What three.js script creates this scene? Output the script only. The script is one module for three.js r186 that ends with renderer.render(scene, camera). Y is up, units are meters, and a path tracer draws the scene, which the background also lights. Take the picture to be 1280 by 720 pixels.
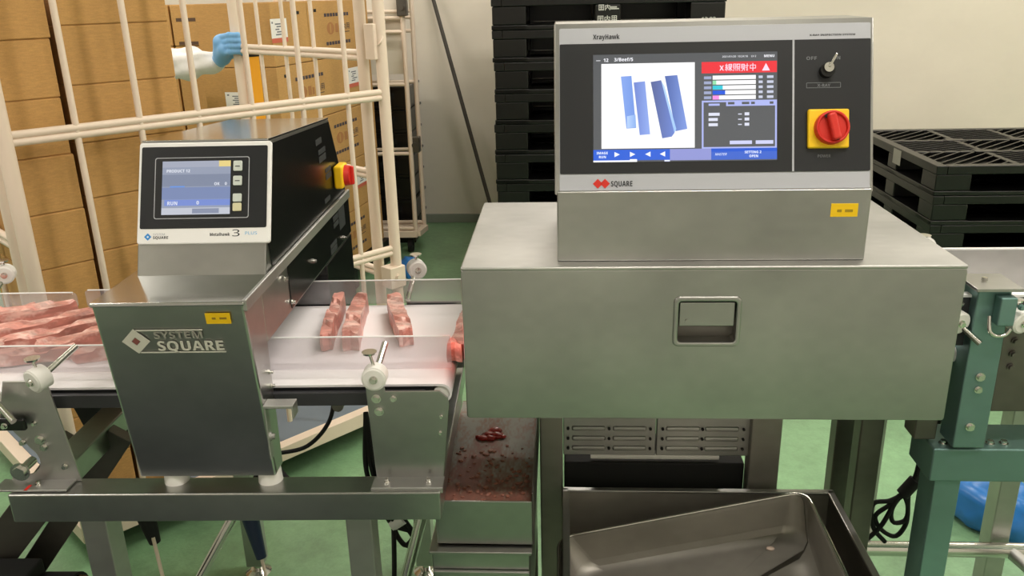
import * as THREE from 'three';
import { RoundedBoxGeometry } from 'three/addons/geometries/RoundedBoxGeometry.js';
import { TextGeometry } from 'three/addons/geometries/TextGeometry.js';
import { FontLoader } from 'three/addons/loaders/FontLoader.js';
import { mergeGeometries, mergeVertices, toCreasedNormals } from 'three/addons/utils/BufferGeometryUtils.js';
import { MarchingCubes } from 'three/addons/objects/MarchingCubes.js';
import { RectAreaLightUniformsLib } from 'three/addons/lights/RectAreaLightUniformsLib.js';

// ---------------------------------------------------------------- camera, exposure, lamps
const scene = new THREE.Scene();
scene.background = new THREE.Color(0x000000);
const camera = new THREE.PerspectiveCamera(37.55, 1280 / 720, 0.05, 40);
camera.position.set(0, 1.5, 0);
camera.rotation.set(THREE.MathUtils.degToRad(-19.163), THREE.MathUtils.degToRad(3.56), THREE.MathUtils.degToRad(-1.369), 'YXZ');
const renderer = new THREE.WebGLRenderer({ antialias: true });
renderer.toneMapping = THREE.LinearToneMapping;
renderer.toneMappingExposure = 1.22;
renderer.shadowMap.enabled = true;
RectAreaLightUniformsLib.init();
const LAMP_SPOTS = [[-2.6, -4.2], [0.2, -4.2], [2.9, -4.2], [-2.4, -2.3], [0.7, -2.3], [3.3, -2.3], [-2.4, -0.45], [0.7, -0.45], [3.3, -0.45]];
const LAMP_Y = 2.98, LAMP_POWER = 27, LAMP_GLOW = 6, LAMP_COLOR = 0xfff6ec;
for (const [x, z] of LAMP_SPOTS) {
  const l = new THREE.RectAreaLight(LAMP_COLOR, LAMP_POWER, 1.22, 0.2);
  l.position.set(x, LAMP_Y - 0.095, z); l.lookAt(x, 0, z); scene.add(l);
}

// ---------------------------------------------------------------- helpers
const V = (x, y, z) => new THREE.Vector3(x, y, z), D = THREE.MathUtils.degToRad;
function rng(seed) { let s = seed >>> 0; return () => { s = (s + 0x6d2b79f5) | 0; let t = Math.imul(s ^ (s >>> 15), 1 | s); t = (t + Math.imul(t ^ (t >>> 7), 61 | t)) ^ t; return ((t ^ (t >>> 14)) >>> 0) / 4294967296; }; }
const used = new Map();
function numbered(n) { const k = used.get(n) ?? 0; used.set(n, k + 1); return k ? n + '_' + String(k).padStart(3, '0') : n; }
const bases = new WeakMap();
// A frame is a turn about the vertical through the origin; places are given in the frame's own metres.
const turned = (p, turn) => V(...p).applyAxisAngle(V(0, 1, 0), turn);
function thing(name, label, category, base = [0, 0, 0], turn = 0, group) {
  const o = new THREE.Group(); o.name = numbered(name); o.position.copy(turned(base, turn)); o.rotation.y = turn;
  o.userData = { label, category }; if (group) o.userData.group = group;
  bases.set(o, base); scene.add(o); return o;
}
function metreUV(g) {                                       // uv in metres from the dominant normal axis
  g = g.index ? g.toNonIndexed() : g;
  if (!g.attributes.normal) g.computeVertexNormals();
  const p = g.attributes.position, n = g.attributes.normal, uv = new Float32Array(p.count * 2);
  for (let i = 0; i < p.count; i += 3) {
    let ax = 0, ay = 0, az = 0;
    for (let k = i; k < i + 3; k++) { ax += Math.abs(n.getX(k)); ay += Math.abs(n.getY(k)); az += Math.abs(n.getZ(k)); }
    for (let k = i; k < i + 3; k++) {
      const [a, b] = az >= ax && az >= ay ? [p.getX(k), p.getY(k)] : ay >= ax ? [p.getX(k), p.getZ(k)] : [p.getZ(k), p.getY(k)];
      uv[k * 2] = a; uv[k * 2 + 1] = b;
    }
  }
  g.setAttribute('uv', new THREE.BufferAttribute(uv, 2));
  for (const k of Object.keys(g.attributes)) if (!['position', 'normal', 'uv'].includes(k)) g.deleteAttribute(k);
  return g;
}
function joined(geos, keepUV) {
  const l = [].concat(geos).map((g) => { if (keepUV) { g = g.index ? g.toNonIndexed() : g; return g; } return metreUV(g); });
  return l.length > 1 ? mergeGeometries(l) : l[0];
}
function part(name, geos, mat, parent, label, keepUV) {
  const g = joined(geos, keepUV).clone(), b = bases.get(parent) ?? [0, 0, 0];
  g.translate(-b[0], -b[1], -b[2]);
  const m = new THREE.Mesh(g, mat); m.name = name; m.castShadow = m.receiveShadow = true;
  if (label) m.userData.label = label;
  bases.set(m, b); parent.add(m); return m;
}
function single(name, label, category, geos, mat, base, turn = 0, group) {   // a thing that is one mesh
  const g = joined(geos).clone(); g.translate(-base[0], -base[1], -base[2]);
  const m = new THREE.Mesh(g, mat); m.name = numbered(name); m.castShadow = m.receiveShadow = true;
  m.position.copy(turned(base, turn)); m.rotation.y = turn; m.userData = { label, category }; if (group) m.userData.group = group;
  scene.add(m); return m;
}
function structure(name, geos, mat) { const m = new THREE.Mesh(joined(geos), mat); m.name = name; m.receiveShadow = m.castShadow = true; m.userData.kind = 'structure'; scene.add(m); return m; }
// box by its ranges, edges rounded by r
function bx(x0, x1, y0, y1, z0, z1, r = 0.002, seg = 2) {
  const w = Math.abs(x1 - x0), h = Math.abs(y1 - y0), d = Math.abs(z1 - z0), rr = Math.min(r, w / 2.01, h / 2.01, d / 2.01);
  const g = r > 0 ? new RoundedBoxGeometry(w, h, d, seg, rr) : new THREE.BoxGeometry(w, h, d);
  return g.translate((x0 + x1) / 2, (y0 + y1) / 2, (z0 + z1) / 2);
}
function rod(a, b, r, r2 = r, seg = 12) {
  a = V(...a); b = V(...b); const d = b.clone().sub(a), g = new THREE.CylinderGeometry(r2, r, d.length(), seg);
  return g.applyQuaternion(new THREE.Quaternion().setFromUnitVectors(V(0, 1, 0), d.normalize())).translate(...a.add(b).multiplyScalar(0.5).toArray());
}
function bar(a, b, w, h, up = V(0, 1, 0), r = 0.002) {     // rectangular bar from a to b: w across, h along up
  a = V(...a); b = V(...b); const d = b.clone().sub(a), L = d.length(); d.normalize();
  const s = d.clone().cross(up).normalize(), u = s.clone().cross(d);
  return new RoundedBoxGeometry(L, h, w, 2, Math.min(r, w / 2.01, h / 2.01)).applyMatrix4(new THREE.Matrix4().makeBasis(d, u, s)).translate(...a.add(b).multiplyScalar(0.5).toArray());
}
const pipe = (pts, r, n = 40, seg = 8, closed = false) => new THREE.TubeGeometry(new THREE.CatmullRomCurve3(pts.map((p) => V(...p)), closed), n, r, seg, closed);
function shapeOf(pts) { const s = new THREE.Shape(); pts.forEach(([x, y], i) => (i ? s.lineTo(x, y) : s.moveTo(x, y))); s.closePath(); return s; }
function roundRect(x0, y0, x1, y1, r, S = new THREE.Shape()) {
  S.moveTo(x0 + r, y0); S.lineTo(x1 - r, y0); S.absarc(x1 - r, y0 + r, r, -Math.PI / 2, 0); S.lineTo(x1, y1 - r); S.absarc(x1 - r, y1 - r, r, 0, Math.PI / 2);
  S.lineTo(x0 + r, y1); S.absarc(x0 + r, y1 - r, r, Math.PI / 2, Math.PI); S.lineTo(x0, y0 + r); S.absarc(x0 + r, y0 + r, r, Math.PI, 1.5 * Math.PI); return S;
}
function plate(shape, t, bevel = 0) { return new THREE.ExtrudeGeometry(shape, { depth: t - 2 * bevel, bevelEnabled: bevel > 0, bevelSize: bevel, bevelThickness: bevel, bevelOffset: -bevel, bevelSegments: 2, curveSegments: 10 }).translate(0, 0, bevel); }
// profile in (z, y) swept along x from x0 to x1
function sweepX(shape, x0, x1, bevel = 0) { return plate(shape, x1 - x0, bevel).applyMatrix4(new THREE.Matrix4().makeBasis(V(0, 0, 1), V(0, 1, 0), V(-1, 0, 0))).translate(x1, 0, 0); }
function bolt(x, y, z, r = 0.006, n = [0, 0, 1]) { const e = V(...n); return [rod([x, y, z], [x + e.x * 0.003, y + e.y * 0.003, z + e.z * 0.003], r * 1.4, r * 1.4, 16), rod([x + e.x * 0.003, y + e.y * 0.003, z + e.z * 0.003], [x + e.x * 0.008, y + e.y * 0.008, z + e.z * 0.008], r, r, 6)]; }
function bolts(parent, list) { for (const b of list) part('bolt', mergeGeometries(bolt(...b).map((g) => metreUV(g))), M.chrome, parent); }
// a flat frame on a leaning face: (x, s, n) with s up the face
function lean(o, deg) { const a = D(deg); return new THREE.Matrix4().makeBasis(V(1, 0, 0), V(0, Math.cos(a), -Math.sin(a)), V(0, Math.sin(a), Math.cos(a))).setPosition(...o); }
const font = await new FontLoader().loadAsync('fonts/droid/droid_sans_bold.typeface.json');
const thin = await new FontLoader().loadAsync('fonts/droid/droid_sans_regular.typeface.json');
function words3(t, x, y, size, depth, width, f = font) {
  const g = new TextGeometry(t, { font: f, size, depth, curveSegments: 4, bevelEnabled: false }); g.computeBoundingBox();
  const b = g.boundingBox; g.translate(-b.min.x, 0, 0); if (width) g.scale(width / (b.max.x - b.min.x), 1, 1);
  return g.translate(x, y, 0);
}

// ---------------------------------------------------------------- textures
function noiseField(w, h, seed, octaves) {                 // tiling value noise; octaves: [cells x, cells y, weight]
  const out = new Float32Array(w * h), r = rng(seed);
  for (const [cx, cy, wt] of octaves) {
    const g = new Float32Array(cx * cy).map(() => r());
    for (let y = 0; y < h; y++) for (let x = 0; x < w; x++) {
      const fx = (x / w) * cx, fy = (y / h) * cy, ix = Math.floor(fx), iy = Math.floor(fy);
      let tx = fx - ix, ty = fy - iy; tx = tx * tx * (3 - 2 * tx); ty = ty * ty * (3 - 2 * ty);
      const i0 = ix % cx, i1 = (ix + 1) % cx, j0 = (iy % cy) * cx, j1 = ((iy + 1) % cy) * cx;
      out[y * w + x] += wt * ((g[j0 + i0] * (1 - tx) + g[j0 + i1] * tx) * (1 - ty) + (g[j1 + i0] * (1 - tx) + g[j1 + i1] * tx) * ty);
    }
  }
  return out;
}
function texture(w, h, f, repeat, srgb) {
  const d = new Uint8Array(w * h * 4);
  for (let i = 0; i < w * h; i++) { const c = f(i, i % w, Math.floor(i / w)); d[i * 4] = c[0]; d[i * 4 + 1] = c[1]; d[i * 4 + 2] = c[2]; d[i * 4 + 3] = 255; }
  const t = new THREE.DataTexture(d, w, h); t.wrapS = t.wrapT = THREE.RepeatWrapping; t.magFilter = THREE.LinearFilter; t.minFilter = THREE.LinearMipmapLinearFilter; t.generateMipmaps = true;
  t.repeat.set(...repeat); if (srgb) t.colorSpace = THREE.SRGBColorSpace; t.needsUpdate = true; return t;
}
const cl = (x) => Math.max(0, Math.min(255, Math.round(x)));
const smudge = noiseField(256, 256, 8, [[3, 4, 0.65], [9, 10, 0.25], [40, 60, 0.1]]);
const steelTint = (c, a) => texture(256, 256, (i) => { const k = 1 - a + a * smudge[i] * 2; return c.map((v) => cl(v * k)); }, [1.3, 1.3], true);
const fibre = noiseField(512, 512, 12, [[5, 4, 0.3], [40, 200, 0.35], [256, 512, 0.35]]);
const cardTex = texture(512, 512, (i) => { const k = 0.9 + 0.2 * fibre[i]; return [cl(191 * k), cl(148 * k), cl(89 * k)]; }, [2.2, 2.2], true);
const floorN = noiseField(512, 512, 21, [[3, 3, 0.35], [12, 12, 0.3], [60, 60, 0.2], [256, 256, 0.15]]);
const floorTex = texture(512, 512, (i) => { const k = 0.78 + 0.44 * floorN[i]; return [cl(120 * k), cl(158 * k), cl(118 * k)]; }, [0.7, 0.7], true);
const wallTex = texture(256, 256, (i) => { const k = 0.965 + 0.07 * smudge[i]; return [cl(234 * k), cl(226 * k), cl(211 * k)]; }, [0.5, 0.5], true);
const meatA = noiseField(256, 256, 31, [[5, 9, 0.5], [14, 20, 0.3], [60, 60, 0.2]]), meatB = noiseField(256, 256, 32, [[4, 12, 0.6], [20, 40, 0.4]]);
const meatTex = texture(256, 256, (i) => { const fat = Math.max(0, Math.min(1, (meatA[i] - 0.47) * 4)) * .8, k = 0.8 + 0.4 * meatB[i]; const m = [200, 136, 124], f = [238, 204, 194]; return m.map((v, c) => cl((v * (1 - fat) + f[c] * fat) * k)); }, [5.5, 5.5], true);
const residueN = noiseField(256, 256, 41, [[4, 4, 0.4], [14, 14, 0.3], [50, 50, 0.3]]);
function canvasTex(w, h, draw, clear) {
  const c = document.createElement('canvas'); c.width = w; c.height = h; const g = c.getContext('2d');
  if (clear) g.clearRect(0, 0, w, h); draw(g, w, h);
  const t = new THREE.CanvasTexture(c); t.colorSpace = THREE.SRGBColorSpace; t.magFilter = THREE.LinearFilter; return t;
}
const std = (o) => new THREE.MeshStandardMaterial(o), phy = (o) => new THREE.MeshPhysicalMaterial(o);
const M = {
  steel: std({ map: steelTint([172, 172, 169], 0.16), metalness: 1, roughness: 0.3 }),
  satin: std({ map: steelTint([184, 183, 180], 0.18), metalness: 1, roughness: 0.47 }),
  mirror: std({ map: steelTint([196, 196, 194], 0.06), metalness: 1, roughness: 0.13 }),
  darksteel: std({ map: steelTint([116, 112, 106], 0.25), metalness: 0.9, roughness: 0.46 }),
  dull: std({ map: steelTint([160, 156, 148], 0.2), metalness: 0.75, roughness: 0.46 }),
  chrome: std({ color: 0xd8d6d0, metalness: 1, roughness: 0.18 }),
  cream: std({ color: 0xe9d7c4, roughness: 0.42 }),
  ochre: std({ color: 0xa88a10, roughness: 0.6 }),
  dim: std({ color: 0x6f7276, roughness: 0.6 }),
  slate: std({ color: 0xcdc9c4, roughness: 0.6 }),
  rubber: std({ color: 0x262c35, roughness: 0.7 }),  // only for the added mat that darkens steel reflections
  card: std({ map: cardTex, roughness: 0.88 }),
  tape: std({ color: 0xb08a52, roughness: 0.4 }),
  floor: phy({ map: floorTex, roughness: 0.38, clearcoat: 0.25, clearcoatRoughness: 0.3, bumpMap: texture(512, 512, (i) => { const v = cl(255 * floorN[i]); return [v, v, v]; }, [3, 3]), bumpScale: 0.002 }),
  wall: std({ map: wallTex, roughness: 0.6 }),
  ceiling: std({ color: 0xdcd9d0, roughness: 0.8 }),
  base: std({ color: 0x8f9488, roughness: 0.6 }),
  black: std({ color: 0x0c0c0e, roughness: 0.42 }),
  gloss: std({ color: 0x090a0b, roughness: 0.24 }),
  matte: std({ color: 0x101011, roughness: 0.75 }),
  panel: std({ color: 0x1b1d21, roughness: 0.35 }),
  grey: std({ color: 0xb4b6bd, roughness: 0.45 }),
  white: std({ color: 0xf1f0ee, roughness: 0.4 }),
  nylon: std({ color: 0xe9e7e2, roughness: 0.45 }),
  belt: std({ color: 0xf1eef0, roughness: 0.42 }),
  rail: std({ color: 0x3c3c40, roughness: 0.45, metalness: 0.3 }),
  pallet: std({ color: 0x070707, roughness: 0.32 }),
  yellow: std({ color: 0xf6c70a, roughness: 0.5 }),
  red: std({ color: 0xd22a1c, roughness: 0.4 }),
  print: std({ color: 0x24262a, roughness: 0.6 }),
  engraved: std({ color: 0xe8e4d8, metalness: 0.35, roughness: 0.45 }),
  acrylic: phy({ color: 0xf4f2f4, transmission: 0.88, thickness: 0, roughness: 0.12, ior: 1.49 }),
  edge: phy({ color: 0xffffff, transmission: 0.25, thickness: 0, roughness: 0.4 }),
  meat: phy({ map: meatTex, roughness: 0.42, clearcoat: 0.25, clearcoatRoughness: 0.35 }),
  glove: std({ color: 0x7db6ea, roughness: 0.48 }),
  cloth: std({ color: 0xefedea, roughness: 0.85 }),
  skin: std({ color: 0xd9a587, roughness: 0.6 }),
  trouser: std({ color: 0xdfe2e6, roughness: 0.9 }),
  bluebag: phy({ color: 0x2c7fd0, roughness: 0.3, transmission: 0.15, thickness: 0 }),
  navy: std({ color: 0x1f2c4c, roughness: 0.5 }),
  teal: std({ map: steelTint([120, 152, 148], 0.12), metalness: 0.75, roughness: 0.46 }),
  lamp: std({ color: 0xffffff, emissive: LAMP_COLOR, emissiveIntensity: LAMP_GLOW }),
};

// ---------------------------------------------------------------- the room
const RX0 = -5.2, RX1 = 4.8, RZ0 = -5.72, RZ1 = 0.62, RY = 3.1;
structure('floor', bx(RX0 - 0.2, RX1 + 0.2, -0.2, 0, RZ0 - 0.2, RZ1 + 0.2, 0), M.floor);
structure('ceiling', bx(RX0 - 0.2, RX1 + 0.2, RY, RY + 0.2, RZ0 - 0.2, RZ1 + 0.2, 0), M.ceiling);
structure('wall_back', bx(RX0 - 0.2, RX1 + 0.2, 0, RY, RZ0 - 0.2, RZ0, 0), M.wall);
structure('wall_front', bx(RX0 - 0.2, RX1 + 0.2, 0, RY, RZ1, RZ1 + 0.2, 0), M.slate);
structure('wall_left', bx(RX0 - 0.2, RX0, 0, RY, RZ0, RZ1, 0), M.slate);
structure('wall_right', bx(RX1, RX1 + 0.2, 0, RY, RZ0, RZ1, 0), M.wall);
structure('baseboard_back', bx(RX0, RX1, 0, 0.06, RZ0, RZ0 + 0.02, 0.004), M.base);
single('added_dark_mat', 'dark slate rubber mat on the green floor before the detector', 'mat', bx(-1.9, -.36, 0, .014, -1.02, .2, .004), M.rubber, [-1.1, 0, -.4]);  // added out of view, gives the steel a dark floor to reflect
LAMP_SPOTS.forEach(([x, z], i) => {
  const row = ['far', 'middle', 'near'][Math.floor(i / 3)], col = ['left', 'centre', 'right'][i % 3];
  const t = thing('ceiling_lamp', `white fluorescent ceiling lamp with glowing diffuser, ${col} lamp of the ${row} row`, 'lamp', [x, RY, z], 0, 'fluorescent ceiling lamps');
  part('housing', bx(x - 0.66, x + 0.66, LAMP_Y - 0.05, RY, z - 0.13, z + 0.13, 0.01), M.white, t);
  part('diffuser', bx(x - 0.6, x + 0.6, LAMP_Y - 0.085, LAMP_Y - 0.05, z - 0.1, z + 0.1, 0.01), M.lamp, t);
});

// ---------------------------------------------------------------- screens and prints (flat things: drawn)
const KANJI = {                                             // strokes in a unit square, y down
  線: [[.25,.05,.1,.25,.3,.3],[.35,.2,.1,.5,.4,.48],[.25,.5,.25,.95],[.12,.65,.06,.85],[.36,.62,.42,.78],[.52,.1,.9,.1,.9,.42,.52,.42,.52,.1],[.52,.26,.9,.26],[.71,.42,.71,.95],[.5,.55,.66,.58,.5,.88],[.9,.5,.75,.65],[.74,.6,.95,.9]],
  照: [[.08,.08,.38,.08,.38,.6,.08,.6,.08,.08],[.08,.34,.38,.34],[.5,.1,.92,.1,.88,.35],[.66,.1,.5,.35],[.55,.42,.9,.42,.9,.62,.55,.62,.55,.42],[.15,.75,.08,.95],[.38,.75,.4,.93],[.6,.75,.64,.93],[.82,.75,.92,.95]],
  射: [[.08,.12,.45,.12,.45,.95],[.08,.12,.08,.62,.45,.62],[.08,.28,.45,.28],[.08,.45,.45,.45],[.4,.62,.1,.98],[.55,.3,.97,.3],[.82,.05,.82,.92,.7,.86],[.62,.5,.7,.62]],
  中: [[.15,.25,.85,.25,.85,.65,.15,.65,.15,.25],[.5,.02,.5,.98]],
  国: [[.1,.08,.9,.08,.9,.95,.1,.95,.1,.08],[.25,.28,.75,.28],[.25,.5,.75,.5],[.25,.78,.75,.78],[.5,.28,.5,.78]],
  内: [[.12,.98,.12,.25,.88,.25,.88,.95],[.5,.05,.5,.4,.25,.75],[.5,.4,.75,.75]],
  用: [[.15,.08,.85,.08,.85,.95],[.15,.08,.15,.7,.08,.95],[.15,.36,.85,.36],[.15,.64,.85,.64],[.5,.08,.5,.95]],
};
function kanji(g, s, x, y, size) {
  g.lineWidth = size * 0.1; g.lineCap = 'round';
  for (const ch of s) {
    if (!KANJI[ch]) { g.fillText(ch, x, y + size * 0.9); x += size * 0.72; continue; }
    for (const k of KANJI[ch]) { g.beginPath(); for (let i = 0; i < k.length; i += 2) g[i ? 'lineTo' : 'moveTo'](x + k[i] * size, y + k[i + 1] * size); g.stroke(); }
    x += size * 1.06;
  }
}
const xrayScreenTex = canvasTex(1024, 600, (g, w, h) => {
  const R = (c, x0, y0, x1, y1) => { g.fillStyle = c; g.fillRect(x0 * w, y0 * h, (x1 - x0) * w, (y1 - y0) * h); };
  R('#55575a', 0, 0, 1, 1); R('#ffffff', 0.045, 0.085, 0.555, 0.875);
  g.fillStyle = '#f4f4fa'; g.font = 'bold 26px sans-serif'; g.fillText('—', 16, 40); g.fillText('12', 58, 40); g.fillText('3/Beef/5', 118, 38); g.font = '15px sans-serif'; g.fillText('2021/01/20  10:24:16', 720, 28); g.fillText('LV 2', 880, 28); g.font = 'bold 20px sans-serif'; g.fillText('MENU', 950, 30);
  const strip = (pts, c0, c1) => { const xs = pts.map((p) => p[0] * w), gr = g.createLinearGradient(Math.min(...xs), 0, Math.max(...xs), 0); gr.addColorStop(0, c0); gr.addColorStop(1, c1); g.fillStyle = gr; g.beginPath(); pts.forEach(([x, y], i) => g[i ? 'lineTo' : 'moveTo'](x * w, y * h)); g.closePath(); g.fill(); };
  strip([[.152,.205],[.21,.2],[.235,.685],[.182,.69]], '#86a5e8', '#6f93de'); strip([[.185,.575],[.232,.56],[.236,.68],[.185,.685]], '#b3cdf6', '#86aae6');
  strip([[.222,.262],[.284,.252],[.312,.745],[.255,.752]], '#6d83cc', '#8fa9ea');
  strip([[.392,.208],[.46,.2],[.515,.7],[.452,.72]], '#5066a8', '#7f9ade');
  strip([[.315,.26],[.372,.245],[.445,.735],[.43,.77],[.378,.785]], '#566397', '#6d86cf'); strip([[.373,.25],[.39,.3],[.455,.7],[.445,.735]], '#b5d4fa', '#9fc4f4');
  R('#e8323c', 0.592, 0.085, 0.998, 0.19); g.strokeStyle = g.fillStyle = '#ffd9ea'; g.font = 'bold 40px sans-serif'; kanji(g, 'X線照射中', 705, 62, 42);
  g.beginPath(); g.moveTo(940, 104); g.lineTo(962, 62); g.lineTo(984, 104); g.fill();
  [['#ffffff', 0], ['#8fdcaa', .02], ['#2fc4d6', .055], ['#1d56d8', .068], ['#f08fe0', .035]].forEach(([c, k], i) => {
    const y = 0.212 + i * 0.046; R('#fff', 0.652, y, 0.885, y + 0.037); R(c, 0.652, y, 0.652 + k, y + 0.037); R('#9aa3c4', 0.605, y + .006, .645, y + .032); R('#c3c8dc', 0.9, y + .006, .922, y + .03); R('#c3c8dc', 0.945, y + .006, .98, y + .03);
  });
  g.strokeStyle = '#a9b2ea'; g.lineWidth = 10; g.strokeRect(0.598 * w, 0.45 * h, 0.396 * w, 0.43 * h); R('#a9b2ea', .725, .445, .995, .495); R('#55575a', .735, .458, .77, .48); R('#55575a', .81, .458, .85, .48); R('#55575a', .86, .458, .88, .48); R('#55575a', .96, .458, .98, .48); R('#a9b2ea', .63, .47, .69, .49);
  for (const [i, k] of [[0, .06], [1, .05], [2, .05]]) { R('#d9dcec', .63, .555 + i * .048, .63 + k, .583 + i * .048); R('#cfd2e4', .79, .565 + i * .048, .81, .575 + i * .048); R('#d9dcec', .825, .555 + i * .048, .85, .583 + i * .048); }
  R('#c9cdf0', .745, .815, .865, .848); R('#c9cdf0', .885, .815, .98, .848);
  R('#2a5fd2', 0, .885, .42, .985); R('#8d93cf', .42, .885, .645, .99); R('#3b63c8', .645, .885, 1, .99); R('#1b55cc', .645, .885, 1, .915);
  g.fillStyle = '#eef2ff'; for (const [x, d] of [[.13, 1], [.215, 1], [.3, -1], [.38, -1]]) { g.beginPath(); g.moveTo((x - .014 * d) * w, .905 * h); g.lineTo((x + .016 * d) * w, .93 * h); g.lineTo((x - .014 * d) * w, .955 * h); g.fill(); }
  g.font = 'bold 20px sans-serif'; g.fillText('IMAGE', 18, 556); g.fillText('RUN', 30, 578); g.font = 'italic 18px sans-serif'; g.fillText('MASTER', 680, 570); g.font = 'bold 19px sans-serif'; g.fillText('SETTING 2', 845, 560); g.fillText('OPEN', 870, 582);
  R('#fff', 0, .985, .24, 1); R('#fff', .2, .975, .24, 1); R('#e0e6ff', .39, .985, .42, 1);
});
const detScreenTex = canvasTex(512, 400, (g, w, h) => {
  g.fillStyle = '#9aa2b6'; g.fillRect(0, 0, w, h); g.fillStyle = '#a9aebf'; g.fillRect(0, 0, w, 46); g.fillStyle = '#ecd68a'; g.fillRect(424, 0, 88, 44);
  g.fillStyle = '#858ea4'; g.fillRect(0, 100, w, 90); g.fillStyle = '#7f8eb6'; g.fillRect(0, 196, w, 90); g.fillStyle = '#7c92d6'; g.fillRect(20, 288, w - 20, 46);
  g.fillStyle = '#e9ecf6'; g.font = 'bold 30px sans-serif'; g.fillText('PRODUCT 12', 30, 84); g.fillText('0', 470, 184); g.fillText('OK', 390, 184); g.font = 'bold 38px sans-serif'; g.fillText('RUN', 40, 328); g.fillText('0', 260, 326); g.fillStyle = '#6f9be6'; g.fillRect(60, 186, 110, 10); g.fillStyle = '#c6cad6'; g.fillRect(0, 350, w, 50); g.fillStyle = '#8d95ac'; g.fillRect(230, 356, 200, 36);
});
const screenMat = (t, k) => std({ color: 0x0a0a0a, roughness: 0.18, emissive: 0xffffff, emissiveMap: t, emissiveIntensity: k });
const decal = (t, rough = 0.5) => std({ map: t, transparent: true, alphaTest: 0.3, roughness: rough });
const face = (w, h, m4) => new THREE.PlaneGeometry(w, h).translate(w / 2, h / 2, 0).applyMatrix4(m4);

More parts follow.
